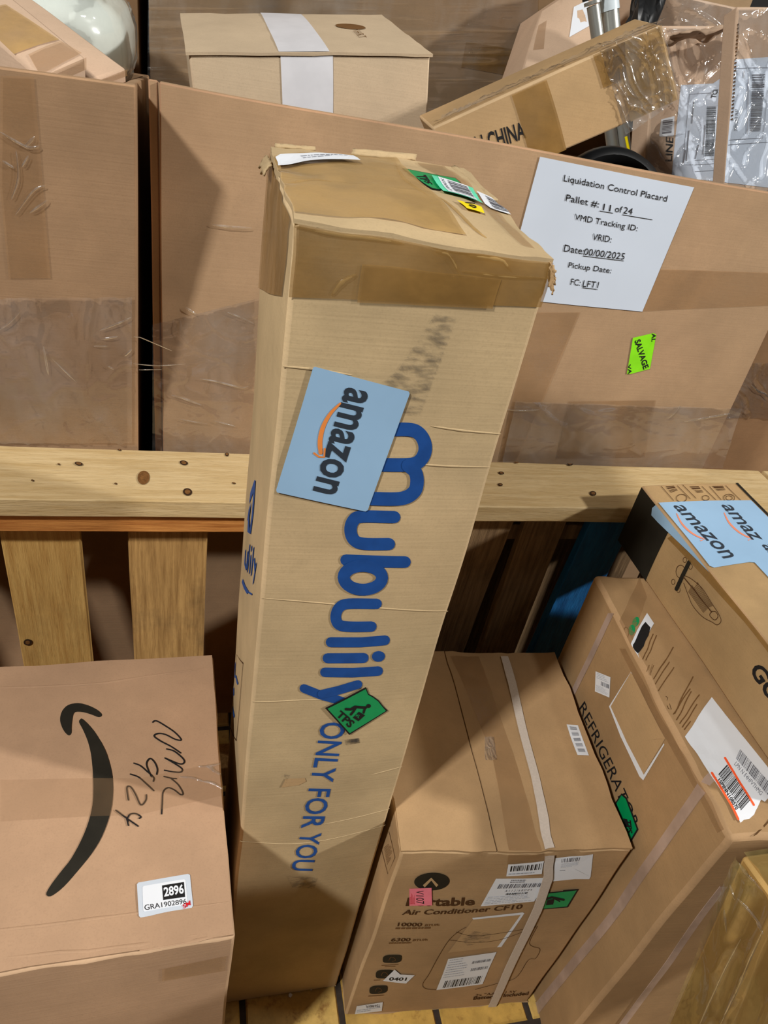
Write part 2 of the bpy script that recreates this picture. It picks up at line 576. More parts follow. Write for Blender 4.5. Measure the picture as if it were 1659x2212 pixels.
class Carton:
    """closed box from eight corners; faces F L T R B D are Patches"""

    def __init__(s, name, label, cat, C, mat, group=None, bulge=0.004, amp=0.0015, cell=0.03, bevel=0.003, parent=None,
                 body='body', lift=0.0, freq=7.0, bulges=None, edge=None, crush=None):
        SEED[0] += 3.7
        bl = dict(F=bulge, L=bulge, T=bulge, R=bulge, B=bulge, D=0)
        if bulges:
            bl.update(bulges)
        base = (C['LFD'] + C['RFD'] + C['RBD'] + C['LBD']) / 4
        s.C = C
        s.o = parent if parent is not None else thing(name, label, cat, base, group)

        def mk(k, *n):
            q = Patch(*[C[x] for x in n], bl[k], amp, SEED[0], freq)
            q.crush = crush; q.lid = k in 'TD'
            return q
        s.F = mk('F', 'LFD', 'RFD', 'RFT', 'LFT'); s.L = mk('L', 'LBD', 'LFD', 'LFT', 'LBT')
        s.T = mk('T', 'LFT', 'RFT', 'RBT', 'LBT'); s.R = mk('R', 'RFD', 'RBD', 'RBT', 'RFT')
        s.B = mk('B', 'RBD', 'LBD', 'LBT', 'RBT'); s.D = mk('D', 'LBD', 'RBD', 'RFD', 'LFD')
        mb = MB()

        def cnt(a, b):
            return max(1, min(110, int(round((C[a] - C[b]).length / cell))))
        nw = max(cnt('LFD', 'RFD'), cnt('LFT', 'RFT')); ndp = max(cnt('LFD', 'LBD'), cnt('LFT', 'LBT')); nh = cnt('LFD', 'LFT')
        for p, a, b in ((s.F, nw, nh), (s.B, nw, nh), (s.L, ndp, nh), (s.R, ndp, nh), (s.T, nw, ndp), (s.D, nw, ndp)):
            mb.grid(lambda u, v, p=p: p.P(u, v), a, b, mat)
        s.body = mb.build(body, s.o, weld=0.0004, smooth=35, bevel=bevel, edge=edge if edge else WORN.get(mat.name))

    def flaps(s, mat, rects, th=0.0035, over=0.0, name='flap'):
        """closed top flaps: slabs on the top face in (u0,v0,u1,v1); print on top goes above them"""
        for k, (u0, v0, u1, v1) in enumerate(rects):
            mb = MB(); p = s.T
            rr = random.Random(k + 5)

            def top(a, b, off=th):
                u = u0 + (u1 - u0) * a; v = v0 + (v1 - v0) * b
                wob = 0.0012 * noise.noise(Vector((u * 22, v * 22, k * 3.1 + s.F.seed)))
                return p.P(u, v, off + wob)
            n1, n2 = 14, 14
            mb.grid(lambda a, b: top(a, b), n1, n2, mat)
            for fa in (lambda t, o: (t, 0), lambda t, o: (1, t), lambda t, o: (1 - t, 1), lambda t, o: (0, 1 - t)):
                mb.grid(lambda t, w, fa=fa: top(*fa(t, 0), off=th * w + 0.0001), 14, 1, mat)
            mb.build(name, s.o, weld=0.0003, smooth=35)
        s.T.lift = th


def hexa(x0, x1, y0, y1, z0, z1, yaw=0.0, piv=None):
    C = {}
    px, py = piv if piv else (x0, y0)
    c, sn = math.cos(yaw), math.sin(yaw)
    for k in ('L', 'R'):
        for f in ('F', 'B'):
            for t in ('D', 'T'):
                x = x0 if k == 'L' else x1; y = y0 if f == 'F' else y1; z = z0 if t == 'D' else z1
                dx, dy = x - px, y - py
                C[k + f + t] = Vector((px + dx * c - dy * sn, py + dx * sn + dy * c, z))
    return C


def strip(patch, pts, mat, off=0.0012, n=12, mb=None):
    """tape or strap lying on a face: list of (left pixel, right pixel) pairs"""
    mb = mb or MB()
    for (a, b), (c, d) in zip(pts, pts[1:]):
        ua, ub, uc, ud = (tuple(min(1.0, max(0.0, k)) for k in patch.uv(q)) for q in (a, b, c, d))

        def fn(i, j):
            u = (ua[0] * (1 - i) + ub[0] * i) * (1 - j) + (uc[0] * (1 - i) + ud[0] * i) * j
            v = (ua[1] * (1 - i) + ub[1] * i) * (1 - j) + (uc[1] * (1 - i) + ud[1] * i) * j
            return patch.P(u, v, off)
        mb.grid(fn, 44 if patch.crush else max(2, n // 3), 44 if patch.crush else n, mat)
    return mb


def slab_strip(patch, pts, mat, th=0.0012, off=0.0008, n=12, mb=None):
    mb = mb or MB()
    for (a, b), (c, d) in zip(pts, pts[1:]):
        ua, ub, uc, ud = (tuple(min(1.0, max(0.0, k)) for k in patch.uv(q)) for q in (a, b, c, d))

        def fn(i, j, o):
            u = (ua[0] * (1 - i) + ub[0] * i) * (1 - j) + (uc[0] * (1 - i) + ud[0] * i) * j
            v = (ua[1] * (1 - i) + ub[1] * i) * (1 - j) + (uc[1] * (1 - i) + ud[1] * i) * j
            return patch.P(u, v, o)
        mb.grid(lambda i, j: fn(i, j, off + th), 2, n, mat)
        mb.grid(lambda i, j: fn(0, j, off + th * (1 - i)), 1, n, mat)
        mb.grid(lambda i, j: fn(1, j, off + th * i), 1, n, mat)
    return mb


def film(patch, uvq, parent, mat=None, off=0.004, amp=0.004, nu=80, nv=80, seed=0.0, name='stretch_film', stretch=(1, 1), sag=None):
    """wrinkled clear film over a face; uvq = four (u,v) corners"""
    mb = MB()
    (a, b, c, d) = uvq

    def fn(i, j):
        u = (a[0] * (1 - i) + b[0] * i) * (1 - j) + (d[0] * (1 - i) + c[0] * i) * j
        v = (a[1] * (1 - i) + b[1] * i) * (1 - j) + (d[1] * (1 - i) + c[1] * i) * j
        q = Vector((i * stretch[0] * 3, j * stretch[1] * 3, seed))
        q = q + noise.noise_vector(q * 0.8) * 0.7
        r = 1 - abs(noise.noise(Vector((q.x + q.y * 0.6, q.y * 0.35, seed)))) * 2.2
        r2 = 1 - abs(noise.noise(Vector((q.x * 0.5 - q.y * 1.6, q.y * 1.2 + q.x, seed + 4)))) * 2.6
        return patch.P(u, v, off + amp * max(0, r) ** 7 + amp * 0.7 * max(0, r2) ** 7 + amp * 0.15 * noise.noise(q * 0.7))
    mb.grid(fn, nu, nv, mat or FILM)
    return mb.build(name, parent, smooth=180)


def wrinkle(patch, path, parent, wd=0.003, mat=None, off=0.001, name='film_wrinkle', h=0.9):
    """a thin raised fold of film along a pixel path on a face"""
    path = smooth_path(path, 5)
    pts = [patch.at(p, off) for p in path]
    mb = MB(); n = len(pts) - 1

    def fn(i, j):
        k = min(n, int(round(j * n))); a = pts[max(0, k - 1)]; b = pts[min(n, k + 1)]
        sd = (b - a).cross(patch.N).normalized()
        t = k / n; r = wd * 0.5 * (0.25 + 0.75 * math.sin(math.pi * min(1, max(0, t))) ** 0.6) * (1 + 0.35 * noise.noise(Vector((t * 11, wd * 900, path[0][0]))))
        an = math.pi * i
        return pts[k] + sd * (math.cos(an) * r) + patch.N * (math.sin(an) * r * h)
    mb.grid(fn, 8, n, mat or FILM_G)
    return mb.build(name, parent, smooth=180)


def pxuv(patch, pts):
    return [patch.uv(p) for p in pts]

# ================================================================== SETTING: tiled floor
T_TILE = []
for i, c in enumerate(((214, 172, 88), (205, 160, 78), (222, 184, 104))):
    m, nt, b = newmat('worn_yellow_tile_%d' % i)
    co = nd(nt, 'ShaderNodeTexCoord').outputs['Object']
    base = rgb(*c)
    col = mixc(nt, ramp(nt, nz(nt, co, 9, 6, 0.7), 0.35, 0.65), tuple(x * 0.55 for x in base[:3]) + (1,), base)
    col = mixc(nt, ramp(nt, nz(nt, co, 26, 5, 0.7), 0.54, 0.70, 0, 0.75), col, rgb(120, 74, 30))
    nt.links.new(col, b.inputs['Base Color']); b.inputs['Roughness'].default_value = 0.45
    T_TILE.append(m)
GROUT = plain('dark_grout', (62, 54, 48), 0.9, 0.1, 0.2, 60)
mb = MB()
mb.grid(lambda u, v: (-7 + 14 * u, -7 + 14 * v, -0.004), 8, 8, GROUT)
floor = mb.build('floor')
floor['kind'] = 'structure'
tile_me = {}
for mi in range(3):
    mb = MB(); p = 0.178; g = 0.011; h = p / 2 - g / 2; e = 0.003
    top = [(-h + e, -h + e, 0), (h - e, -h + e, 0), (h - e, h - e, 0), (-h + e, h - e, 0)]
    bot = [(-h, -h, -0.004), (h, -h, -0.004), (h, h, -0.004), (-h, h, -0.004)]
    mb.face(top, T_TILE[mi])
    for k in range(4):
        mb.face([bot[k], bot[(k + 1) % 4], top[(k + 1) % 4], top[k]], T_TILE[mi])
    t = mb.build('tile', floor); tile_me[mi] = t.data; bpy.data.objects.remove(t)
rt = random.Random(4)
for j in range(-4, 9):
    for i in range(-6, 9):
        o = bpy.data.objects.new('tile', tile_me[rt.randrange(3)]); link(o, floor)
        o.location = (0.1905 + i * 0.178, 0.522 + j * 0.178, -0.0005 * rt.random())

# ================================================================== timber barrier behind the parcels


def board(name, x0, x1, y0, y1, z0, z1, mat, parent=None, n=(10, 2, 2), amp=0.0012, shear=0.0, bevel=0.002):
    SEED[0] += 2.3
    sd = SEED[0]
    mb = MB()
    C = hexa(x0, x1, y0, y1, z0, z1)
    for k in C:
        if k.endswith('D'):
            C[k].x += shear
    for names, a, b in ((('LFD', 'RFD', 'RFT', 'LFT'), n[0], n[2]), (('RBD', 'LBD', 'LBT', 'RBT'), n[0], n[2]),
                        (('LBD', 'LFD', 'LFT', 'LBT'), n[1], n[2]), (('RFD', 'RBD', 'RBT', 'RFT'), n[1], n[2]),
                        (('LFT', 'RFT', 'RBT', 'LBT'), n[0], n[1]), (('LBD', 'RBD', 'RFD', 'LFD'), n[0], n[1])):
        p = Patch(*[C[q] for q in names], 0, amp, sd, 5.0)
        mb.grid(lambda u, v, p=p: p.P(u, v), a, b, mat)
    return mb.build(name, parent, weld=0.0003, smooth=35, bevel=bevel), C


def plank(label, x0, x1, knots):
    e = thing('timber_plank', label, 'plank', (x0, 1.03, 0.787))
    board('board', x0, x1, 0.962 + 0.0, 1.108, 0.787, 0.820, W_PLANK, e, (40, 6, 2), 0.0012)
    top = Patch((x0, 0.962, 0.82), (x1, 0.962, 0.82), (x1, 1.108, 0.82), (x0, 1.108, 0.82), lift=0.0012)
    for (px, rx, ry, dk) in knots:
        q = Print(top, 0.0004)
        q.oval(px, rx, ry, KNOT_D if dk else KNOT, 0, 0.2); q.oval(px, rx * 0.62, ry * 0.62, KNOT, 1, 0.2)
        q.done('knot', e)
    return e


plank('long pale pine plank lying flat along the top of the upright pallets', -1.25, 1.172,
      [((397, 1000), 9, 5, 1), ((405, 1063), 10, 8, 1), ((310, 1032), 13, 15, 0), ((170, 1002), 9, 4, 1), ((1231, 1001), 7, 5, 1),
       ((1281, 1066), 7, 5, 1), ((1083, 1022), 6, 3, 1), ((1081, 1047), 5, 3, 1), ((490, 982), 4, 4, 1), ((250, 1045), 3, 2, 1),
       ((70, 1038), 3, 2, 1), ((258, 972), 4, 2, 1), ((1115, 997), 6, 4, 0), ((505, 1044), 4, 2, 1), ((127, 1003), 3, 2, 1)])
plank('short pale pine plank butted against the end of the long one', 1.182, 1.9, [((1652, 1062), 5, 5, 1)])

pl = thing('wooden_pallet', 'yellowish pine pallet stood on edge with amber top rail, beside the arrow-printed carton', 'pallet', (-0.4, 1.01, 0))
board('rail', -1.2, 0.13, 0.972, 1.0, 0.750, 0.7835, W_RED, pl, (30, 2, 2), 0.0015)
for k, (x0, x1, m) in enumerate(((-0.69, -0.565, W_SLAT), (-0.49, -0.37, W_SLAT2), (-0.295, -0.176, W_SLAT), (-0.102, 0.027, W_SLAT2), (0.125, 0.245, W_SLAT))):
    board('slat', x0, x1, 1.0, 1.018, 0.07, 0.7825, m, pl, (4, 1, 20), 0.0016)
board('rail', -1.2, 0.3, 0.985, 1.05, 0.0, 0.068, W_SLAT2, pl, (16, 2, 2), 0.001)
kp = Print(Patch((-0.295, 1.0, 0.07), (-0.176, 1.0, 0.07), (-0.176, 1.0, 0.784), (-0.295, 1.0, 0.784), lift=0.001))
kp.oval((60, 1387), 9, 7, KNOT_D, 0); kp.oval((60, 1387), 5, 4, KNOT, 1)
kp.done('knot', pl)

pr = thing('wooden_pallet', 'old dark grey board pallet with one blue painted slat, behind the portable cooler carton', 'pallet', (0.7, 1.03, 0))
board('slat', 0.40, 0.585, 1.0, 1.018, 0.07, 0.7825, W_OLD, pr, (5, 1, 20), 0.002, shear=-0.03)
board('slat', 0.607, 0.692, 1.0, 1.018, 0.07, 0.7825, W_OLD, pr, (4, 1, 20), 0.002, shear=-0.005)
o, _ = board('slat', 0.742, 0.835, 0.995, 1.015, 0.07, 0.7825, W_BLUE, pr, (4, 1, 20), 0.002, shear=-0.03)
o['label'] = 'blue painted slat'
board('slat', 0.92, 1.04, 1.0, 1.018, 0.07, 0.7825, W_OLD, pr, (4, 1, 20), 0.002)
for x0, x1 in ((0.36, 0.5), (0.545, 0.655), (0.675, 0.785), (0.83, 0.95)):
    board('slat', x0, x1, 1.091, 1.107, 0.07, 0.7825, W_OLD, pr, (4, 1, 10), 0.001)  # rear slats added to stop light showing through the front gaps
board('rail', 0.35, 1.25, 1.019, 1.09, 0.70, 0.736, W_OLD, pr, (16, 2, 2), 0.001)
board('rail', 0.35, 1.25, 1.019, 1.09, 0.0, 0.068, W_OLD, pr, (16, 2, 2), 0.001)

# ================================================================== pallet bins (tall open cartons) behind the barrier


def wall(C, mat, parent, bulge=0.0, amp=0.002, cell=0.05, name='side_wall', bulges=None):
    return Carton(name, '', '', C, mat, parent=parent, bulge=0.0, amp=amp, cell=cell, bevel=0.002, body=name,
                  bulges=bulges or dict(F=bulge, B=-bulge), freq=3.0)


# left bin, leaning slightly forward
bl = thing('pallet_bin', 'open reddish-brown pallet bin wrapped in film, holding a white plastic-wrapped cushion', 'box', (-0.65, 1.5, 0.06))
C = {k: Vector(v) for k, v in dict(LFD=(-1.25, 1.235, 0.06), RFD=(-0.118, 1.235, 0.06), RFT=(-0.0705, 1.03, 1.378), LFT=(-1.22, 1.03, 1.36),
                                   LBD=(-1.25, 1.248, 0.06), RBD=(-0.118, 1.248, 0.06), RBT=(-0.0705, 1.043, 1.378), LBT=(-1.22, 1.043, 1.36)).items()}
binL = wall(C, K_BIN, bl, 0.004)
C = {k: Vector(v) for k, v in dict(LFD=(-0.131, 1.249, 0.06), RFD=(-0.119, 1.249, 0.06), RFT=(-0.072, 1.043, 1.378), LFT=(-0.085, 1.043, 1.378),
                                   LBD=(-0.115, 1.93, 0.06), RBD=(-0.103, 1.93, 0.06), RBT=(-0.103, 1.93, 1.27), LBT=(-0.115, 1.93, 1.27)).items()}
wall(C, K_BIN, bl)
wall(hexa(-1.25, -0.104, 1.931, 1.944, 0.06, 1.27), K_BIN, bl)
wall(hexa(-1.265, -1.252, 1.25, 1.93, 0.06, 1.34), K_BIN, bl)
pF = binL.F
zz = Z(0, 0, 0.36166)
st = strip(pF, [((72, 168), (0, 165)), ((95, 430), (0, 400)), ((110, 600), (20, 600))], TAPE_C, 0.0016)
st.build('tape', bl)
q = pxuv(pF, [(-250, 950), (284, 955), (286, 640), (-250, 640)])
film(pF, q, bl, FILM_S, 0.003, 0.004, 90, 60, 1.0, stretch=(2.2, 0.8))
za = Z(0, 0, 0.36166); zb = Z(0, 600, 0.33755)
for k, pa in enumerate((za((0, 790), (160, 880), (235, 875)), za((95, 900), (110, 1060), (70, 1190)), za((170, 930), (130, 1000)), za((15, 960), (85, 1005)),
                        za((95, 1280), (200, 1140), (270, 1110)), za((180, 1270), (285, 1195)), za((150, 880), (205, 820)), zb((0, 325), (75, 270), (130, 210)), zb((640, 330), (760, 285), (840, 250)),
                        zb((650, 385), (755, 370)), zb((600, 430), (690, 430)), zb((800, 495), (845, 450)), zb((280, 430), (310, 610)), zb((335, 510), (490, 660)), zb((690, 555), (730, 580)))):
    wrinkle(pF, pa, bl, (0.004, 0.0028, 0.0034)[k % 3], None, 0.0022)

# middle bin with the placard
bm_ = thing('pallet_bin', 'open brown pallet bin carrying a printed white placard and a lime sticker', 'box', (0.52, 1.55, 0.06))
C = hexa(-0.049, 1.088, 1.14, 1.152, 0.06, 1.35)
for k, z in (('LFT', 1.372), ('LBT', 1.372), ('RFT', 1.345), ('RBT', 1.345)):
    C[k].z = z
C['RFT'].x = C['RBT'].x = 1.045
binM = wall(C, K_BIN2, bm_, 0.006, 0.003)
C = hexa(-0.062, -0.05, 1.152, 1.93, 0.06, 1.372)
C['LBT'].z = C['RBT'].z = 1.24
wall(C, K_BIN2, bm_)
C = hexa(1.075, 1.087, 1.153, 1.93, 0.06, 1.345)
for k in ('RFT', 'LFT', 'LBT', 'RBT'):
    C[k].x -= 0.042
for k in ('LBT', 'RBT', 'LBD', 'RBD'):
    C[k].x += 0.15
wall(C, K_BIN2, bm_)
wall(hexa(-0.06, 1.21, 1.931, 1.943, 0.06, 1.24), K_BIN2, bm_)
pM = binM.F
# packing tape bands on the middle bin
strip(pM, [((1400, 580), (1380, 672)), ((1700, 590), (1700, 660))], TAPE_C, 0.0012).build('tape', bm_)
strip(pM, [((1145, 672), (1250, 672)), ((1075, 990), (1115, 990))], TAPE_C, 0.0014).build('tape', bm_)
strip(pM, [((1225, 862), (1200, 985)), ((1415, 862), (1390, 985))], TAPE_C, 0.0012).build('tape', bm_)
# the placard: letter-size sheet, a little curled at its edges
pq = [(1165, 338), (1499, 403), (1385, 672), (1084, 641)]
uq = pxuv(pM, pq)
mb = MB()


def placard(i, j):
    a, b, c, d = uq
    u = (a[0] * (1 - i) + b[0] * i) * (1 - j) + (d[0] * (1 - i) + c[0] * i) * j
    v = (a[1] * (1 - i) + b[1] * i) * (1 - j) + (d[1] * (1 - i) + c[1] * i) * j
    return pM.P(u, v, 0.0016 + 0.0004 * noise.noise(Vector((i * 3, j * 3, 2.2))))


mb.grid(placard, 30, 30, PAPER_B)
pc = mb.build('placard', bm_, smooth=180, label='white letter-size liquidation placard')
zp = Z(1000, 320, 0.39723)
P = Print(pM, 0.0026)
for t, q in (('Liquidation Control Placard', ((548, 140), (1112, 252), (1100, 296), (540, 186))),
             ('Pallet #:', ((560, 246), (740, 284), (732, 322), (552, 286))),
             ('11', ((762, 296), (802, 304), (796, 338), (756, 331))), ('of', ((828, 306), (866, 312), (858, 346), (820, 341))),
             ('24', ((874, 313), (922, 322), (914, 356), (866, 348))),
             ('VMD Tracking ID:', ((606, 352), (950, 416), (938, 456), (598, 394))),
             ('VRID:', ((704, 458), (806, 474), (798, 508), (696, 494))),
             ('Date:', ((548, 518), (658, 538), (648, 572), (540, 556))), ('00/00/2025', ((658, 538), (878, 566), (868, 602), (648, 574))),
             ('Pickup Date:', ((570, 614), (804, 646), (792, 684), (562, 652))),
             ('FC:', ((582, 702), (634, 710), (626, 742), (574, 736))), ('LFT1', ((648, 712), (732, 722), (724, 754), (640, 746)))):
    P.text(t, zp(*q), BLACK, 0.0, 0)
for a, b in (((738, 336), (812, 348)), ((862, 356), (1026, 384)), ((645, 580), (868, 608)), ((640, 752), (722, 762))):
    P.stroke(zp(a, b), 1.2, BLACK, 0, cap=False)
P.mb.build('lettering', pc)
# lime sticker
P = Print(pM, 0.0016); zs = zp
P.poly(zs((918, 1028), (1030, 1003), (1047, 1010), (1012, 1195), (905, 1222), (885, 1222)), LIME, 0)
P.text('SALVAGE', zs((958, 1032), (1006, 1185), (975, 1200), (925, 1045)), BLACK, 0.03, 1)
P.text('AL', zs((1045, 1003), (1040, 1050), (1020, 1050), (1022, 1004)), BLACK, 0.03, 1)
P.text('VA', zs((905, 1168), (912, 1222), (890, 1222), (890, 1172)), BLACK, 0.03, 1)
P.done('sticker', bm_, 'lime green salvage sticker')
q = pxuv(pM, [(330, 1000), (560, 1000), (560, 640), (330, 700)])
film(pM, q, bm_, FILM_S, 0.003, 0.0025, 80, 90, 5.0, stretch=(0.8, 2.0))
q = pxuv(pM, [(1080, 1000), (1560, 1010), (1600, 880), (1110, 860)])
film(pM, q, bm_, FILM_S, 0.003, 0.003, 90, 40, 6.0, stretch=(1.5, 1.0))
for k, pa in enumerate((zb((1190, 180), (1260, 225)), zb((1460, 210), (1540, 240), (1625, 280)), zb((1280, 635), (1400, 655), (1540, 690), (1590, 680)), zb((1100, 745), (1170, 760), (1290, 805)),
                        zb((1150, 895), (1230, 910), (1330, 925)), zb((1370, 905), (1510, 940)), [(460, 482), (500, 486), (545, 488)], [(1075, 875), (1120, 880), (1162, 878)], [(1440, 900), (1453, 888), (1467, 872)], [(1475, 907), (1530, 898), (1580, 890)])):
    wrinkle(pM, pa, bm_, (0.0045, 0.003, 0.0035)[k % 3], None, 0.0035)
# a rag of film bridging the two bins
fa = [ony(287, 722, 1.066), ony(287, 818, 1.076)]; fb = [ony(405, 772, 1.13), ony(412, 800, 1.13)]
rp = Patch(fa[1], fb[1], fb[0], fa[0])
for pa in (((287, 726), (330, 732), (372, 752)), ((287, 786), (340, 790), (400, 786)), ((300, 800), (350, 798))):
    wrinkle(rp, list(pa), bm_, 0.0016, None, 0.0)

# tall bin standing behind, and the one to the right
bb = thing('pallet_bin', 'tall olive-brown pallet bin wrapped in stretch film behind the other bins', 'box', (0.4, 2.4, 0.0))
binB = wall(hexa(-0.105, 1.35, 2.02, 2.034, 0.06, 1.95), K_BACK, bb, 0.006, 0.003)
wall(hexa(-0.105, -0.091, 2.035, 2.9, 0.06, 1.95), K_BACK, bb)
wall(hexa(1.336, 1.35, 2.035, 2.9, 0.06, 1.95), K_BACK, bb)
wall(hexa(-0.105, 1.35, 2.901, 2.915, 0.06, 1.95), K_BACK, bb)
strip(binB.F, [((1005, 90), (995, 145)), ((1120, 108), (1110, 165))], TAPE_B, 0.0015).build('tape', bb)
q = pxuv(binB.F, [(320, 240), (1160, 240), (1160, -40), (320, -40)])
film(binB.F, q, bb, FILM_S, 0.004, 0.004, 40, 90, 9.0, stretch=(0.3, 3.0))

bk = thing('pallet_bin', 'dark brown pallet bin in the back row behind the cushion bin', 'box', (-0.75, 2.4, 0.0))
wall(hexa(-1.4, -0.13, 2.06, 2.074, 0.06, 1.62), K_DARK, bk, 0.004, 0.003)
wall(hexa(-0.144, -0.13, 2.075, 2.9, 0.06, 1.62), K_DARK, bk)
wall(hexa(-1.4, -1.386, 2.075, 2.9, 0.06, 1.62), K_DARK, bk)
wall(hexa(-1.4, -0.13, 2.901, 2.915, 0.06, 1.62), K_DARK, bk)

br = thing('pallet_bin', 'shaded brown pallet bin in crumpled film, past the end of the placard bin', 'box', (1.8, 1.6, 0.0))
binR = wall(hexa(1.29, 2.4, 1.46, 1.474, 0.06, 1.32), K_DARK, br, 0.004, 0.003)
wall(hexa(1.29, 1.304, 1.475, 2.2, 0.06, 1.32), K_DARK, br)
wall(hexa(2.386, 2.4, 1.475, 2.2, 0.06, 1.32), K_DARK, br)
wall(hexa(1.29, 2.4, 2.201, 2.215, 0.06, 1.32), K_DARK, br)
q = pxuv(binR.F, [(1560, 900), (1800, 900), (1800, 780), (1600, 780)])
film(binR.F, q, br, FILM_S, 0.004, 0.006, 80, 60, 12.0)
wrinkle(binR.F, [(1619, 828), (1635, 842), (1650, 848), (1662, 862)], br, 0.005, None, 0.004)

# ================================================================== what lies in the bins
# white-taped carton in the middle bin (tipped a little)
FL = ony(408, 118, 1.30); FR = ony(930, 122, 1.30); BLt = ony(395, 33, 1.56); BRt = ony(822, 38, 1.56)
dn = (ony(920, 300, 1.30) - FR).normalized() * 0.16
C = dict(LFT=FL, RFT=FR, LBT=BLt, RBT=BRt, LFD=FL + dn, RFD=FR + dn, LBD=BLt + dn, RBD=BRt + dn)
b1 = Carton('carton', 'pale tan carton with wide white fibre tape across its lid, tipped in the placard bin', 'box', C, K_PALE, bulges=dict(T=0.004))
b1.flaps(K_PALE, [(-0.012, -0.012, 1.008, 1.0)], 0.004)
strip(b1.T, [((560, 26), (650, 34)), ((607, 122), (718, 122))], TAPE_W, 0.0012).build('tape', b1.o, label='white fibre tape')
strip(b1.F, [((605, 119), (718, 119)), ((610, 250), (718, 265)), ((605, 330), (718, 330))], TAPE_W, 0.0012).build('tape', b1.o, label='white fibre tape')
P = Print(b1.T, 0.001); P.oval((757, 64), 33, 6, FAINTINK, 0, 0.05)
P.text('I.H.R.T', [(776, 70), (792, 86), (775, 88), (762, 74)], FAINTINK, 0, 0)
P.done('stamp', b1.o)

# long slim carton tilted, printed IN CHINA
a = ony(932, 275, 1.185); b = ony(1427, 54, 1.195); c = ony(1466, 216, 1.18); d = ony(1000, 420, 1.18)
d = a + (c - b) * 1.0
n = Vector((0.0, 1.0, 0.02)).normalized() * 0.085
C = dict(LFT=a, RFT=b, RFD=c, LFD=d, LBT=a + n, RBT=b + n, RBD=c + n, LBD=d + n)
b2 = Carton('carton', 'long slim taped carton sloping upward in the bin, lettered in black capitals', 'box', C, K_CHINA, bulge=0.003)
P = Print(b2.F, 0.0008)
P.text('MADE IN CHINA', [(940, 320), (1128, 262), (1136, 298), (953, 366)], BLACK, 0.02, 0); P.done('printed_lettering', b2.o)
strip(b2.F, [((1105, 205), (1180, 172)), ((1150, 360), (1225, 330))], TAPE_B, 0.0014).build('tape', b2.o)
strip(b2.F, [((1318, 92), (1427, 52)), ((1365, 275), (1466, 214))], TAPE_O, 0.0014).build('tape', b2.o)
strip(b2.F, [((1275, 105), (1345, 80)), ((1300, 190), (1350, 165))], TAPE_B, 0.0018).build('tape', b2.o)
q = pxuv(b2.F, [(1350, 290), (1466, 214), (1427, 50), (1290, 100)])
film(b2.F, q, b2.o, FILM, 0.003, 0.004, 80, 80, 3.0, stretch=(1.5, 1.0))
q = pxuv(b2.T, [(932, 272), (1427, 54), (1440, 40), (960, 255)])
film(b2.T, q, b2.o, FILM, 0.003, 0.004, 60, 8, 4.0, stretch=(3, 0.5))

# pinkish carton panel leaning at the back with white paper
a = ony(1122, 170, 1.72); b = ony(1168, 25, 1.86); c = ony(1300, -60, 1.86); d = ony(1300, 150, 1.72)
n = Vector((0.1, 0.95, -0.2)).normalized() * 0.16
C = dict(LFD=a + (a - b) * 0.6, LFT=b, RFT=c, RFD=d + (d - c) * 0.4)
for k in ('LF', 'RF'):
    for t in 'DT':
        C[k[0] + 'B' + t] = C[k + t] + n
b3 = Carton('carton', 'peach-brown carton leaning back behind the steel tubes with a white paper patch', 'box', C, K_PEACH, bulge=0.003)
P = Print(b3.F, 0.001); z6 = Z(1100, 0, 0.24111)
P.poly(z6((575, 75), (700, 28), (715, 245), (535, 345)), PAPER, 0); P.done('paper_patch', b3.o)
strip(b3.F, [(z6((260, 180), (335, 150))), (z6((215, 440), (310, 440)))], TAPE_C, 0.001).build('tape', b3.o)


def tube(name, p0, p1, r, mat, parent=None, n=20, capmat=None, cap=0.0):
    p0, p1 = Vector(p0), Vector(p1); d = (p1 - p0).normalized()
    a = d.orthogonal().normalized(); b = d.cross(a)
    mb = MB()
    mb.grid(lambda u, v: p0.lerp(p1, v) + (a * math.cos(2 * math.pi * u) + b * math.sin(2 * math.pi * u)) * r, n, 2, mat)
    for P_, s_ in ((p0, -1), (p1, 1)):
        mb.face([P_ + (a * math.cos(2 * math.pi * k / n) + b * math.sin(2 * math.pi * k / n) * s_) * r for k in range(n)], mat)
    return mb.build(name, parent, weld=0.0002, smooth=40)


t1 = thing('steel_tube', 'slim satin steel tube with ringed collar standing in the bin', 'tube', ony(1352, 420, 1.56))
p0, p1 = ony(1335, 400, 1.55), ony(1281, 12, 1.62)
tube('pole', p0, p1, 0.0125, STEEL, t1)
d = (p1 - p0).normalized()
for k in range(3):
    tube('collar', p1 + d * (0.002 + k * 0.009), p1 + d * (0.008 + k * 0.009), 0.0165 + 0.002 * k, DARKPL if k else STEEL, t1)
tube('shaft', p1 + d * 0.028, p1 + d * 0.2, 0.014, STEEL, t1)
t2 = thing('steel_tube', 'thicker satin steel tube with pale plastic sleeve standing in the bin', 'tube', ony(1375, 420, 1.58))
p0, p1 = ony(1352, 400, 1.57), ony(1317, 22, 1.64)
tube('pole', p0, p1, 0.0175, STEEL, t2)
d = (p1 - p0).normalized()
tube('sleeve', p1 - d * 0.001, p1 + d * 0.14, 0.0192, CAP, t2)
mbx = MB()
P0 = ony(1362, 400, 1.54)
tube('yellow_strip', ony(1362, 345, 1.535), ony(1352, 295, 1.545), 0.003, YELLOW, t2)

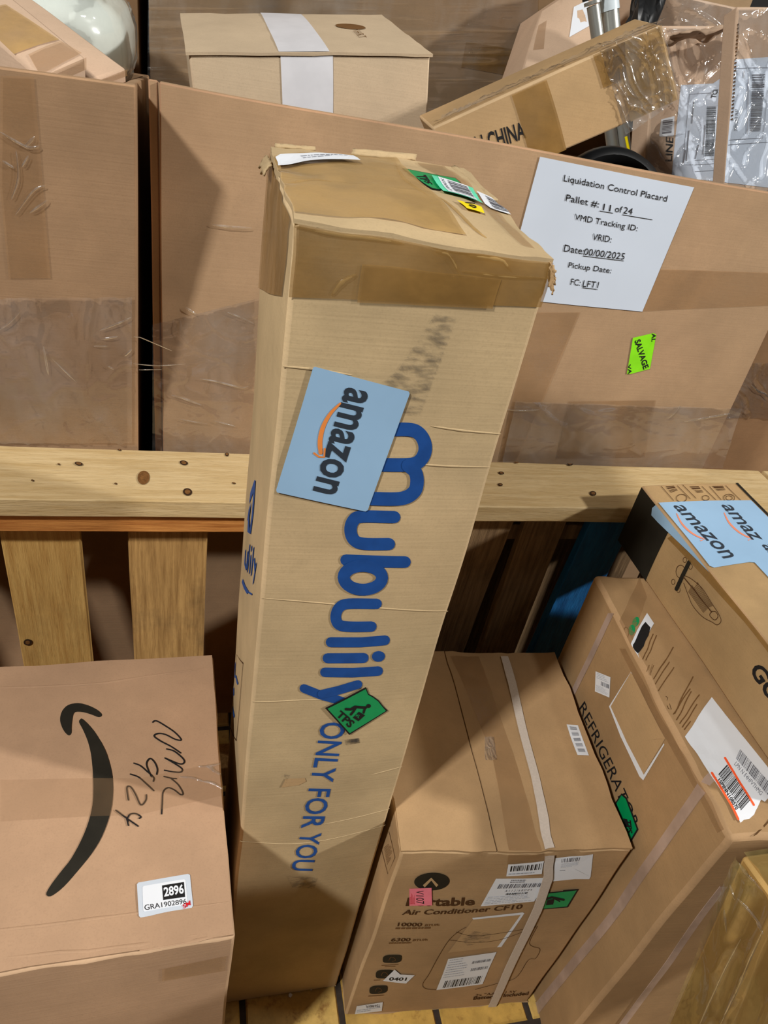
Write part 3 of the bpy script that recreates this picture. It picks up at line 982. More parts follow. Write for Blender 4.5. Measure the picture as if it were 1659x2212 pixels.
# black plastic tub/wheel
cw = ony(1318, 470, 1.27)
ax = Vector((0.05, 0.93, -0.36)).normalized(); ea = Vector((1, 0, 0)).cross(ax).normalized(); eb = ax.cross(ea)
tb = thing('plastic_tub', 'round black plastic tub whose rim shows above the placard', 'tub', cw)
for nm, prof in (('rim', [(0.090, 0.016), (0.094, 0.004), (0.104, -0.004), (0.116, 0.0), (0.121, 0.012), (0.115, 0.028)]), ('bowl', [(0.112, 0.026), (0.098, 0.045), (0.08, 0.06), (0.04, 0.066), (0.0005, 0.066)])):
    mb = MB(); L_ = len(prof) - 1
    mb.grid(lambda u, v: cw + ax * prof[int(round(v * L_))][1] + (ea * math.cos(2 * math.pi * u) + eb * math.sin(2 * math.pi * u)) * prof[int(round(v * L_))][0], 48, L_, DARKPL)
    mb.build(nm, tb, weld=0.0002, smooth=50)

# two film-wrapped cartons with shipping labels at the right of the bin
z5 = Z(1340, 80, 0.19229)
a, b, c, d = ony(1388, 430, 1.40), ony(1573, 430, 1.40), ony(1588, 55, 1.53), ony(1418, 55, 1.53)
n = Vector((0.02, 0.85, -0.4)).normalized() * 0.06
C = dict(LFD=a, RFD=b, RFT=c, LFT=d, LBD=a + n, RBD=b + n, RBT=c + n, LBT=d + n)
e1 = Carton('carton', 'film-wrapped carton with torn top flap and narrow shipping label in the bin', 'box', C, K_PEACH, bulge=0.002, bevel=0.002)
P = Print(e1.F, 0.0008)
P.poly(z5((668, 540), (1030, 528), (1160, 440), (1135, 1630), (568, 1578)), PAPER_B, 0)
P.done('shipping_label', e1.o)
L = Print(e1.F, 0.0018)
L.stroke(z5((1020, 635), (760, 648), (690, 1445), (810, 1445)), 1, GREY, 0, cap=False)
L.bars(z5((960, 790), (1065, 785), (1045, 1345), (940, 1350)), 60, NAVY, 3, along=False, lay=0)
L.text('TCI', z5((1000, 690), (1030, 600), (1090, 600), (1060, 700)), BLACK, 0.02, 0)
for k, (p, q) in enumerate((((790, 980), (810, 730)), ((730, 1400), (760, 1060)), ((830, 1380), (870, 1220)), ((920, 1330), (940, 1000)), ((700, 1420), (720, 1280)))):
    L.stroke(z5(p, q), 2.0, GREY, 0, cap=False)
for yy in (1375, 1425, 1500):
    L.stroke(z5((830, yy + 20), (1125, yy)), 0.8, GREY, 0, cap=False)
L.done('label_print', e1.o)
P = Print(e1.F, 0.0008)
P.poly(z5((455, 925), (600, 890), (595, 1105), (585, 1120), (440, 1120), (432, 1105)), PAPER, 0)
P.bars(z5((470, 940), (580, 925), (565, 1090), (460, 1100)), 7, GREY, 8, along=False, lay=1)
P.done('barcode_label', e1.o)
P = Print(e1.F, 0.0008)
P.text('LINE', z5((500, 1400), (505, 1120), (590, 1140), (575, 1400)), BLACK, 0.02, 0); P.done('printed_lettering', e1.o)
q = pxuv(e1.F, [(1392, 400), (1575, 405), (1590, 60), (1420, 60)])
film(e1.F, q, e1.o, FILM, 0.004, 0.006, 90, 90, 7.0, stretch=(1.0, 1.6))
# torn flap curling out of the top
mb = MB()
f0, f1 = ony(1430, 100, 1.495), ony(1585, 70, 1.505)


def torn(i, j):
    p = f0.lerp(f1, i) + Vector((0.01, -0.035, 0.05)) * j + Vector((0, -0.03, -0.03)) * (j * j)
    p = p + noise.noise_vector(Vector((i * 4, j * 4, 8.5))) * 0.014
    if j > 0.7:
        p = p + Vector((0, 0, -0.01 * abs(noise.noise(Vector((i * 14, 2, 1))))))
    return p


mb.grid(torn, 24, 12, K_PEACH)
o = mb.build('torn_flap', e1.o, smooth=60)
md = o.modifiers.new('thick', 'SOLIDIFY'); md.thickness = 0.003

a, b, c, d = ony(1562, 430, 1.27), ony(1666, 440, 1.27), ony(1685, 15, 1.40), ony(1592, 15, 1.40)
n = Vector((0.03, 0.85, -0.4)).normalized() * 0.035
C = dict(LFD=a, RFD=b, RFT=c, LFT=d, LBD=a + n, RBD=b + n, RBT=c + n, LBT=d + n)
e2 = Carton('carton', 'film-wrapped carton with large shipping label and exposed corrugated edge', 'box', C, K_PEACH, bulge=0.002, bevel=0.002)
P = Print(e2.F, 0.0008)
P.poly(z5((1285, 255), (1900, 215), (1900, 1720), (1162, 1640)), PAPER_B, 0); P.done('shipping_label', e2.o)
L = Print(e2.F, 0.0018)
L.bars(z5((1465, 430), (1610, 425), (1560, 1060), (1440, 1065)), 34, GREY, 5, along=False, lay=0)
L.text('7973 6379 7637', z5((1270, 1055), (1280, 815), (1315, 815), (1300, 1055)), BLACK, 0, 0)
for (p, q) in (((1280, 360), (1659, 350)), ((1215, 1160), (1590, 1135)), ((1205, 1215), (1659, 1180)), ((1590, 1135), (1640, 600))):
    L.stroke(z5(p, q), 0.9, GREY, 0, cap=False)
for (p, q) in (((1410, 1090), (1420, 480)), ((1370, 470), (1378, 390))):
    L.stroke(z5(p, q), 2.2, LGREY, 0, cap=False)
L.done('label_print', e2.o)
mb = MB()   # exposed flutes along the torn left edge of this carton
for k in range(26):
    t = k / 26.0
    p = e2.F.P(0.012, 0.42 + 0.5 * t, 0.003); s_ = (e2.F.P(0.06, 0.425 + 0.5 * t, 0.003) - p)
    u_ = (e2.F.P(0.012, 0.42 + 0.5 * (t + 0.022), 0.003) - p)
    mb.face([p, p + s_, p + s_ + u_ * 0.8, p + u_ * 0.8], GAP)
mb.build('exposed_fluting', e2.o)
q = pxuv(e2.F, [(1566, 415), (1740, 420), (1760, 20), (1594, 20)])
film(e2.F, q, e2.o, FILM, 0.004, 0.006, 90, 90, 17.0, stretch=(1.0, 1.6))

# dark bag crumpled behind them
mb = MB(); cc = ony(1395, 25, 1.66)
mb.grid(lambda u, v: cc + Vector((math.sin(math.pi * v) * math.cos(2 * math.pi * u) * 0.03, math.sin(math.pi * v) * math.sin(2 * math.pi * u) * 0.03, math.cos(math.pi * v) * 0.09))
        + noise.noise_vector(Vector((math.cos(2 * math.pi * u) * 3, math.sin(2 * math.pi * u) * 3, v * 7))) * 0.012, 30, 24, DARKPL)
o = mb.build('plastic_bag', None, weld=0.0005, smooth=60)
tag(o, 'crumpled black plastic bag wedged behind the steel tubes', 'bag')
# carton at the very back right
b4 = Carton('carton', 'flat topped peach carton in film lying at the back above the labelled cartons', 'box',
            hexa(0.93, 1.35, 1.72, 1.92, 1.375, 1.60), K_PEACH, bulge=0.003)
q = [(0, 0.2), (1, 0.2), (1, 1), (0, 1)]
film(b4.F, q, b4.o, FILM, 0.004, 0.006, 80, 60, 21.0)

# left bin: taped cartons and a white wrapped cushion


def lid_carton(name, label, pts, depth, mat):
    NL, NR, FRr, FLl = pts
    C = dict(LFT=NL, RFT=NR, RBT=FRr, LBT=FLl)
    for k in list(C):
        C[k[:2] + 'D'] = C[k] + Vector((0, 0.0, -depth))
    return Carton(name, label, 'box', C, mat, bulge=0.002, bevel=0.004)


z0 = Z(0, 0, 0.19289)
c1 = lid_carton('carton', 'slim carton under amber and clear tape, slanting out of the cushion bin', [ony(88, 166, 1.078), ony(184, 124, 1.118), ony(20, -10, 1.27), ony(-110, 0, 1.22)], 0.04, K_PEACH)
strip(c1.T, [(z0((150, 600), (660, 470))), (z0((-300, 200), (60, 60)))], TAPE_O, 0.0012, 16).build('tape', c1.o)
strip(c1.T, [(z0((470, 850), (930, 640))), (z0((320, 620), (680, 490)))], TAPE_C, 0.0018, 10).build('tape', c1.o)
strip(c1.F, [((88, 166), (184, 124)), ((90, 190), (184, 150))], TAPE_C, 0.0018, 6).build('tape', c1.o)
c2 = lid_carton('carton', 'peach carton beside the white cushion with torn clear tape at its end', [ony(196, 172, 1.20), ony(272, 147, 1.25), ony(62, -8, 1.43), ony(0, -10, 1.40)], 0.04, K_PEACH)
strip(c2.F, [((212, 172), (292, 142)), ((215, 182), (292, 156))], TAPE_C, 0.0016, 6).build('tape', c2.o)

mb = MB(); cc = Vector((-0.275, 1.70, 1.352))


def cush(u, v):
    th = 2 * math.pi * u; ph = math.pi * (v - 0.5)
    e = 0.45
    sp = lambda w, q: math.copysign(abs(w) ** q, w)
    p = Vector((sp(math.cos(ph), e) * sp(math.cos(th), e) * 0.155, sp(math.cos(ph), e) * sp(math.sin(th), e) * 0.215, sp(math.sin(ph), 0.7) * 0.085))
    return cc + p + noise.noise_vector(p * 14) * 0.008


mb.grid(cush, 48, 28, CUSH)
cu_ = thing('cushion', 'white cushion in glossy clear plastic in the left bin', 'cushion', cc)
mb.build('pad', cu_, weld=0.0005, smooth=180)
mb = MB()
mb.grid(lambda u, v: cush(u, 0.03 + 0.94 * v) + (cush(u, 0.03 + 0.94 * v) - cc).normalized() * (0.004 + 0.005 * max(0, 1 - 2 * abs(noise.noise(Vector((u * 16, v * 9, 1))))) ** 3), 60, 36, FILM)
mb.build('plastic_wrap', cu_, smooth=180)
# grey foam block low in the left corner of that bin
fb_ = Carton('foam_block', 'grey foam block at the rim of the cushion bin', 'foam', hexa(-0.36, -0.205, 1.056, 1.07, 1.338, 1.368), plain('grey_foam', (150, 146, 140), 0.9, 0.1), bulge=0.001)

# ================================================================== tall golden carton in the middle
C = hexa(0.0695, 0.277, 0.545, 0.80, 0.002, 1.378)
C['RFT'] += Vector((0, 0.002, -0.008)); C['RBT'] += Vector((0, 0, 0.004)); C['LFT'] += Vector((0, 0, 0.002))
tall = Carton('carton', 'very tall narrow golden carton with big blue lettering and a pale blue logo sticker', 'box', C, K_TALL,
              bulge=0.003, amp=0.0022, cell=0.014, bevel=0.004, freq=6.0, bulges=dict(T=0.004), crush=(1.30, 1.385, 0.0055, 14.0))
tF, tL, tT = tall.F, tall.L, tall.T
tall.flaps(K_TALL, [(0.0, 0.0, 1.0, 0.47), (0.0, 0.475, 1.0, 1.0)], 0.0035)
# tape bands round the top
mb = strip(tF, [((630, 466), (1203, 540)), ((612, 642), (1180, 668))], TAPE_B, 0.0012, 14)
mb.build('tape', tall.o)
mb = strip(tF, [((780, 570), (1080, 600)), ((770, 655), (1060, 668))], TAPE_B, 0.0018, 10)
mb.build('tape', tall.o)
mb = strip(tL, [((580, 322), (630, 470)), ((557, 605), (612, 642))], TAPE_B, 0.0012, 10)
mb.build('tape', tall.o)
mb = strip(tT, [((575, 320), (632, 462)), ((720, 318), (820, 480)), ((850, 340), (1000, 500))], TAPE_O, 0.0012, 10)
mb.build('tape', tall.o)
mb = strip(tT, [((900, 352), (1130, 522)), ((965, 360), (1160, 528))], TAPE_C, 0.001, 10)
mb.build('tape', tall.o)
# torn tabs and crushed corners at the top


def tab(parent, p0, p1, out, mat, seed, jag=0.004, name='torn_tab', curl=0.5, th=0.003):
    mb = MB(); p0, p1, out = Vector(p0), Vector(p1), Vector(out)

    def fn(i, j):
        k = j * (1 + (0.35 * noise.noise(Vector((i * 9, seed, 0))) if j > 0.5 else 0))
        return p0.lerp(p1, i) + out * k + Vector((0, 0, -curl * out.length * k * k)) + noise.noise_vector(Vector((i * 6, j * 6, seed))) * jag
    mb.grid(fn, 16, 6, mat)
    o = mb.build(name, parent, smooth=30)
    md = o.modifiers.new('thick', 'SOLIDIFY'); md.thickness = th
    return o


tab(tall.o, tT.P(0.40, 1.0, 0.001), tT.P(0.72, 1.0, 0.001), (0.004, 0.012, 0.012), K_TALL, 1.0, 0.0012, th=0.002)
tab(tall.o, tT.P(0.02, 1.0, 0.001), tT.P(0.22, 1.0, 0.001), (0.0, 0.006, 0.006), K_TALL, 2.0, 0.001, th=0.002)
tab(tall.o, tT.P(0.93, 1.0, 0.0), tT.P(0.985, 0.6, 0.0), (0.008, 0.002, 0.006), K_TALL, 6.0, 0.001, th=0.002)
tab(tall.o, tF.P(0.985, 1.0, 0.001), tF.P(1.0, 0.985, 0.001), (0.006, -0.003, -0.002), K_RAW, 3.0, 0.0014, th=0.0015)
tab(tall.o, tL.P(0.0, 0.995, 0.002), tL.P(0.25, 1.0, 0.002), (-0.006, 0.0, -0.006), K_TALL, 5.0, 0.0015, th=0.002)
# dents / open holes
z8 = Z(440, 1250, 0.33898)
P = Print(tF, 0.001)
P.poly(z8((510, 1232), (545, 1240), (530, 1270), (515, 1305), (500, 1300)), DIRT2, 0)
P.poly(z8((520, 1262), (640, 1255), (648, 1275), (600, 1300), (490, 1318)), K_RAW, 0)
P.done('dent', tall.o)
P = Print(tF, 0.0008)
P.poly([(552, 1238), (566, 1240), (563, 1268), (550, 1270), (546, 1255)], K_RAW, 0)
P.done('edge_tear', tall.o)
# scuffs
for pts, m_ in (([(940, 680), (985, 690), (905, 900), (880, 895), (800, 850), (860, 800)], DIRT), (z8((890, 1010), (985, 1000), (990, 1030), (900, 1045)), DIRT2), (z8((520, 1870), (720, 1890), (700, 1960), (560, 1950)), DIRT)):
    P = Print(tF, 0.0009); P.poly(pts, m_, 0); P.done('scuff', tall.o)
# crease ridges in the front board
for pa in ([(500, 1817), (570, 1818), (640, 1817), (720, 1806), (850, 1778)], [(700, 1775), (760, 1764), (850, 1745)], [(525, 1515), (580, 1514), (650, 1508), (760, 1506)],
           [(800, 1670), (870, 1655)], [(596, 792), (680, 800), (760, 812)], [(930, 920), (1000, 930), (1090, 938)], [(900, 1000), (960, 1005), (1060, 1008)], [(560, 1293), (700, 1300), (900, 1318), (980, 1322)]):
    wrinkle(tF, pa, tall.o, 0.0022, K_TALL, 0.0002, 'crease', 0.5)
zt4 = Z(540, 270, 0.42194)
for k, pa in enumerate((((415, 880), (470, 810), (540, 770)), ((970, 570), (1030, 650), (1080, 790)), ((1150, 540), (1250, 640), (1330, 740)), ((230, 500), (420, 500), (620, 520), (800, 560)), ((1080, 745), (1300, 770), (1510, 790)))):
    wrinkle(tF, zt4(*pa), tall.o, (0.004, 0.003, 0.0035)[k % 3], TAPE_O, 0.0006, 'tape_wrinkle', 0.45)
for k, pa in enumerate((((170, 300), (300, 290), (420, 300)), ((740, 200), (800, 310), (900, 390)), ((960, 400), (1100, 500), (1200, 560)))):
    wrinkle(tT, zt4(*pa), tall.o, 0.004, TAPE_O, 0.0006, 'tape_wrinkle', 0.4)

# big blue name down the front
z7 = Z(470, 700, 0.39180)
P = Print(tF, 0.0008)
wd = 29
P.stroke(z7((900, 580), (1050, 578), (1108, 598), (1140, 650), (1140, 705), (1108, 752), (1050, 768), (900, 768)), wd, BLUE, 0, True)
P.stroke(z7((1052, 772), (1088, 806), (1098, 860), (1080, 915), (1010, 950), (850, 950)), wd, BLUE, 1, True)
P.stroke(z7((972, 1052), (800, 1050), (752, 1072), (735, 1125), (752, 1178), (805, 1199), (940, 1200)), 26.5, BLUE, 0, True)
P.stroke(z7((1026, 1300), (708, 1291)), 25.5, BLUE, 0)
P.stroke([(470 + 0.3918 * (796 + 104 * math.cos(t)), 700 + 0.3918 * (1385 + 66 * math.sin(t))) for t in [k * math.pi / 14 for k in range(28)]], 26, BLUE, 1, closed=True)
P.stroke(z8((1095, 148), (920, 146), (860, 170), (838, 225), (855, 275), (915, 291), (1065, 294)), 23, BLUE, 0, True)
P.stroke(z8((808, 388), (1000, 392), (1155, 384)), 21.5, BLUE, 0)
P.stroke(z8((788, 488), (1018, 491)), 21.5, BLUE, 0)
P.oval(z8((1113, 484))[0], 14.5, 11.5, BLUE, 0)
P.stroke(z8((770, 577), (950, 582), (1112, 576)), 20.5, BLUE, 0)
P.stroke(z8((638, 682), (745, 725), (840, 752), (960, 795)), 19.5, BLUE, 0)
P.stroke(z8((980, 656), (860, 690), (750, 716)), 19, BLUE, 1)
P.done('printed_name', tall.o, 'large blue lettering')
zo = Z(640, 1440, 0.208); zy = Z(440, 1700, 0.26522)
for t_, q in (('ONLY', zo((512, 560), (375, 1172), (137, 1165), (250, 550))), ('FOR', zo((357, 1240), (278, 1650), (42, 1650), (120, 1238))),
              ('YOU', zy((962, 350), (880, 662), (705, 655), (790, 345)))):
    P = Print(tF, 0.0008)
    P.text(t_, q, BLUE, 0.012, 0)
    P.done('printed_word', tall.o, 'blue capital lettering')
# pale blue logo sticker
P = Print(tF, 0.0019)
P.poly([(679, 792), (882, 845), (884, 850), (795, 1096), (790, 1099), (600, 1061), (598, 1056), (675, 794)], SKY, 0)
P.text('amazon', z7((835, 372), (655, 935), (526, 905), (703, 340)), NAVY, 0.022, 1)
P.stroke(z7((675, 433), (620, 490), (582, 560), (566, 635), (570, 700)), 9, ORANGE, 1, True, taper=lambda t: 0.45 + 1.1 * t * (1.6 - t) if t < 0.9 else 1.0)
P.stroke(z7((534, 704), (560, 722), (590, 724), (592, 680)), 4.5, ORANGE, 1, False)
P.done('logo_sticker', tall.o, 'pale blue logo sticker')
# green handling sticker
P = Print(tF, 0.0019)
P.poly(zo((288, 395), (718, 178), (745, 250), (790, 275), (850, 320), (900, 385), (947, 430), (540, 676)), BLACK, 0)
P.poly(zo((315, 400), (715, 198), (738, 258), (785, 285), (842, 328), (892, 392), (925, 430), (545, 655)), GREEN, 1)
P.text('TPS', zo((452, 412), (604, 540), (540, 604), (398, 468)), BLACK, 0.03, 2)
P.oval(zo((742, 372))[0], 5.2, 4.4, BLACK, 2)
P.stroke(zo((712, 388), (660, 385), (600, 378), (555, 405), (505, 402)), 6, BLACK, 2)
P.stroke(zo((610, 385), (580, 430), (556, 458)), 5, BLACK, 2)
P.stroke(zo((705, 390), (690, 440)), 5, BLACK, 2)
P.poly(zo((640, 430), (706, 468), (636, 530), (576, 492)), BLACK, 2)
P.text('XL', zo((612, 448), (660, 470), (640, 498), (600, 470)), GREEN, 0.02, 3)
P.done('handling_sticker', tall.o, 'green handling sticker')
# side face logo and frame
zl = Z(470, 940, 0.16270); zf = Z(470, 1280, 0.12659)
tL.u_lo = min(tL.uv(p)[0] for p in zl((308, 1320), (342, 1130), (368, 585)) + zf((188, 1340), (215, 880)))
P = Print(tL, 0.0008)
P.poly(zl((463, 160), (482, 205), (462, 640), (432, 892), (412, 800), (438, 620), (452, 312), (388, 380), (402, 240)), BLUE, 0)
P.poly(zl((426, 412), (404, 590), (413, 750), (430, 885), (380, 755), (384, 590), (368, 585), (390, 460)), BLUE, 1)
for pa in (((350, 960), (342, 1130), (372, 1285)), ((390, 1060), (375, 1285)), ((420, 1025), (392, 1360)), ((440, 1220), (425, 1450)),
           ((449, 1105), (447, 1165)), ((480, 1190), (452, 1540)), ((492, 1380), (505, 1590)), ((522, 1515), (502, 1620), (481, 1730))):
    P.stroke(zl(*pa), 2.4, BLUE, 0)
P.stroke(zl((308, 1320), (350, 1500), (406, 1700)), 3.6, BLUE, 0)
P.stroke(zl((406, 1690), (468, 1870)), 1.6, BLUE, 0)
P.done('printed_logo', tall.o)
P = Print(tL, 0.0008)
P.stroke(zf((215, 880), (300, 210), (450, 740), (322, 1990), (188, 1340)), 1.0, BROWNINK, 0, cap=False)
for pa in (((270, 300), (268, 560), (300, 640)), ((300, 640), (325, 800), (345, 890)), ((245, 730), (255, 890)), ((230, 1060), (250, 1220)), ((250, 1200), (280, 1390))):
    P.stroke(zf(*pa), 2.2, BLUE, 0)
P.done('printed_frame', tall.o)
# stickers on the lid
zt = Z(840, 340, 0.20494)
P = Print(tT, 0.0045)
P.poly([(592, 333), (604, 330), (762, 347), (775, 362), (660, 356), (594, 352)], PAPER, 0)
P.lines([(640, 338), (755, 348), (765, 357), (650, 350)], 2, LGREY, 2)
P.done('paper_label', tall.o)
P = Print(tT, 0.0008)
P.poly(zt((140, 153), (692, 248), (785, 322), (525, 400), (443, 384)), BLACK, 0)
P.poly(zt((165, 165), (685, 258), (760, 318), (525, 388), (450, 376)), GREEN, 1)
P.text('TPS', zt((400, 240), (470, 340), (400, 320), (280, 245)), BLACK, 0.03, 2)
P.done('handling_sticker', tall.o)
P = Print(tT, 0.0024)
q = zt((455, 250), (885, 350), (1000, 527), (555, 425))
P.poly(q, TEAL, 0)
P.rect(q, 0.14, 0.02, 0.86, 0.98, PAPER, 1); P.bars(q, 12, GREY, 4, 0.34, 0.12, 0.84, 0.9, 2, False)
P.text('X0087', [P.quadmap(q, a_, b_) for a_, b_ in ((0.26, 0.1), (0.26, 0.9), (0.18, 0.9), (0.18, 0.1))], GREY, 0, 2)
P.done('barcode_sticker', tall.o)
P = Print(tT, 0.0016)
q = zt((928, 364), (1240, 430), (1398, 627), (1075, 562))
P.poly(q, PAPER, 0); P.bars(q, 12, GREY, 6, 0.25, 0.12, 0.9, 0.9, 1, False); P.done('barcode_sticker', tall.o)
P = Print(tT, 0.002)
q = zt((688, 525), (955, 577), (1002, 645), (800, 610))
P.poly(q, YELLOW, 0); P.text('10', zt((885, 548), (905, 610), (840, 598), (770, 548)), BLACK, 0.03, 1); P.done('number_sticker', tall.o)

# ================================================================== arrow-printed carton, left foreground
FR_, BR_ = Vector((0.0555, 0.394, 0.612)), Vector((0.036, 0.827, 0.612))
FLx, BLx = Vector((-0.55, 0.378, 0.612)), Vector((-0.57, 0.812, 0.612))
dz = Vector((0, 0, -0.61))
C = dict(LFT=FLx, RFT=FR_, RBT=BR_, LBT=BLx, LFD=FLx + dz, RFD=FR_ + dz + Vector((-0.006, 0, 0)), RBD=BR_ + dz, LBD=BLx + dz)
sm = Carton('carton', 'pinkish carton with a curved black arrow printed on its lid and a handwritten number', 'box', C, K_SMILE,
            bulge=0.003, amp=0.0018, cell=0.02, bevel=0.004, bulges=dict(R=0.0), crush=(0.575, 0.612, 0.002, 26.0))
sT, sF = sm.T, sm.F
sm.flaps(K_SMILE, [(0.0, 0.004, 0.9965, 0.996)], 0.003)
z1 = Z(0, 1400, 0.36697); zh = Z(280, 1500, 0.22610)
P = Print(sT, 0.0008)
P.poly(smooth_path(z1((490, 427), (560, 500), (620, 600), (655, 700), (670, 800), (665, 900), (645, 1000), (600, 1120), (540, 1220), (460, 1320), (380, 1410), (312, 1463),
                      (283, 1466), (277, 1446), (310, 1392), (365, 1320), (420, 1250), (480, 1140), (520, 1040), (545, 940), (552, 840), (550, 740), (540, 640), (520, 560), (490, 490), (467, 447), (470, 430)), 3, True), SOOT, 0)
P.poly(smooth_path(z1((400, 340), (460, 330), (520, 345), (570, 370), (598, 393), (600, 408), (580, 415), (540, 400), (490, 385), (440, 384), (426, 420), (421, 470), (421, 508), (405, 522), (380, 500), (360, 460), (353, 420), (365, 375)), 3, True), SOOT, 0)
P.done('printed_arrow', sm.o, 'curved black arrow print')
P = Print(sT, 0.0012)
for pa in (((225, 275), (260, 262), (350, 310), (440, 370), (497, 435), (440, 432), (350, 390), (280, 380), (240, 405), (300, 450), (400, 500), (490, 560)),
           ((360, 525), (430, 545), (510, 610), (525, 650), (480, 665), (345, 612)), ((345, 612), (430, 660), (505, 712), (490, 745), (410, 742), (340, 730)),
           ((335, 790), (400, 805), (450, 810)), ((400, 808), (470, 870), (513, 950), (490, 965), (430, 920), (370, 900), (325, 940), (315, 1040), (308, 1155)),
           ((50, 668), (110, 690), (170, 740), (235, 800), (232, 838)), ((215, 795), (172, 690), (180, 640), (210, 620), (250, 660), (272, 720), (265, 770)),
           ((15, 775), (90, 800), (160, 860), (235, 930))):
    P.stroke(zh(*pa), 3.0, BLACK, 0, True)
for pa in (((757, 905), (750, 832), (772, 826), (800, 870), (830, 932), (860, 905), (864, 872)), ((682, 968), (740, 1010), (812, 1058)), ((748, 1018), (765, 990), (800, 985), (830, 1003), (820, 1012)), ((745, 1015), (755, 1055))):
    P.stroke(z1(*pa), 3.2, BLACK, 0, True)
P.done('handwriting', sm.o, 'black marker handwriting')
P = Print(sT, 0.0014)
P.poly(zh((66, 1822), (80, 1806), (556, 1716), (575, 1726), (603, 2012), (592, 2030), (98, 2132), (82, 2120)), SILVER, 0)
P.poly(zh((118, 1850), (130, 1838), (518, 1768), (532, 1776), (550, 1995), (538, 2005), (135, 2076), (124, 2066)), PAPER, 1)
P.poly(zh((305, 1832), (515, 1795), (525, 1935), (315, 1968)), BLACK, 2)
P.text('2896', zh((318, 1850), (508, 1815), (515, 1905), (325, 1940)), PAPER, 0.03, 3)
P.text('GRA1902896', zh((133, 2016), (536, 1950), (540, 1996), (138, 2066)), BLACK, 0.0, 2)
P.text('SM', zh((498, 2010), (572, 1965), (580, 2010), (510, 2048)), RED, 0.02, 3)
P.done('number_label', sm.o, 'silver-edged number label')
# tape over the right edge and centre, score lines along the lid
strip(sT, [((0, 1690), (0, 1780)), ((300, 1685), (300, 1765)), ((482, 1645), (488, 1718))], TAPE_F, 0.0022, 14).build('tape', sm.o)
for k, pa in enumerate((((655, 690), (740, 690), (880, 670)), ((740, 690), (820, 740), (880, 775)), ((480, 795), (600, 800), (710, 835)), ((710, 835), (790, 850), (900, 910)), ((790, 690), (810, 745)))):
    wrinkle(sT, zh(*pa), sm.o, 0.004, FILM_G, 0.0022, 'tape_wrinkle', 0.6)
for pa in ([(-40, 1488), (120, 1482), (230, 1476), (340, 1458), (455, 1442)], [(-40, 2012), (120, 1996), (250, 1978), (500, 1945)], [(300, 2050), (400, 2034), (500, 2015)], [(-30, 2070), (250, 2045), (500, 2004)]):
    wrinkle(sT, pa, sm.o, 0.004, K_SMILE, 0.0, 'score_line', 0.4)
strip(sF, [((350, 2088), (350, 2115)), ((488, 2062), (485, 2095))], TAPE_C, 0.0016, 8).build('tape', sm.o)

# ================================================================== portable cooler carton
C = hexa(0.0, 0.3607, 0.0, 0.378, 0.002, 0.566)
yaw = 0.2496 - 0.318; cy_, sy_ = math.cos(yaw), math.sin(yaw)
for k in C:
    x, y = C[k].x, C[k].y
    C[k].x = 0.2835 + x * cy_ - y * sy_; C[k].y = 0.490 + x * sy_ + y * cy_
C['LFD'] = onz(738, 2194, 0.002); C['RFD'] = onz(1139, 2163, 0.002)
C['LFT'] = onz(867, 1844, 0.566); C['RFT'] = onz(1368, 1836, 0.560); C['RBT'] = onz(1196, 1412, 0.566)
for k in ('LFT', 'LFD'):
    C[k].x = max(C[k].x, 0.2845)
ac = Carton('carton', 'squat amber carton printed with a portable cooler outline, many labels and a woven strap', 'box', C, K_AC,
            bulge=0.004, amp=0.0022, cell=0.016, bevel=0.004, bulges=dict(T=0.004, L=0.0, R=0.0), crush=(0.50, 0.568, 0.0035, 18.0))
ac.flaps(K_AC, [(0.0, 0.0, 0.392, 0.998), (0.398, 0.0, 0.998, 0.998)], 0.004)
aF, aT, aL = ac.F, ac.T, ac.L
z6 = Z(840, 1380, 0.27728); z3b = Z(830, 1830, 0.29536); z4 = Z(760, 1990, 0.26522)
strip(aT, [z6((480, 130), (690, 130)), z6((790, 900), (960, 900)), z6((930, 1640), (1180, 1640))], TAPE_C, 0.0012, 16).build('tape', ac.o)
strip(aF, [z3b((905, 40), (1170, 20)), z3b((890, 190), (1160, 190))], TAPE_C, 0.001, 6).build('tape', ac.o)
q = pxuv(aT, z6((735, 960), (830, 960), (810, 780), (735, 780)))
film(aT, q, ac.o, FILM, 0.002, 0.002, 40, 40, 41.0, name='tape_blister')
# strap
mb = slab_strip(aT, [z6((865, 135), (930, 135)), z6((1000, 700), (1062, 695)), z6((1100, 1100), (1162, 1092)), z6((1208, 1640), (1288, 1630))], STRAP, 0.0012, 0.0018, 12)
slab_strip(aF, [z3b((1178, 0), (1252, 0)), z3b((1160, 170), (1225, 190)), z3b((1075, 400), (1130, 430)), z4((1100, 668), (1162, 668))], STRAP, 0.0012, 0.0048, 14, mb)
mb.build('strap', ac.o, smooth=60, label='white woven strap')
# front print
P = Print(aF, 0.0012)
c = z3b((345, 250))[0]
P.oval(c, 38, 18, SOOT, 0, -0.06, 28)
P.stroke(z3b((287, 283), (340, 232), (385, 278)), 6, K_RAW, 1, cap=False)
P.text('Portable', z3b((172, 366), (660, 345), (652, 400), (155, 425)), BROWNINK, 0.03, 0)
P.text('Air Conditioner CF10', z3b((145, 450), (1005, 392), (992, 428), (125, 487)), BROWNINK, 0.02, 0)
P.text('10000', z3b((100, 540), (276, 532), (270, 558), (92, 566)), BROWNINK, 0.02, 0)
P.text('BTU/h', z3b((296, 541), (400, 534), (395, 549), (290, 556)), FAINTINK, 0.02, 0)
P.text('6300', z3b((50, 650), (188, 643), (182, 668), (40, 676)), BROWNINK, 0.02, 0)
P.text('BTU/h', z3b((206, 652), (312, 645), (307, 660), (200, 667)), FAINTINK, 0.02, 0)
P.lines(z3b((80, 576), (500, 548), (497, 562), (75, 590)), 1, FAINTINK, 3, 0, 1, 0, 1, 0.8, 0)
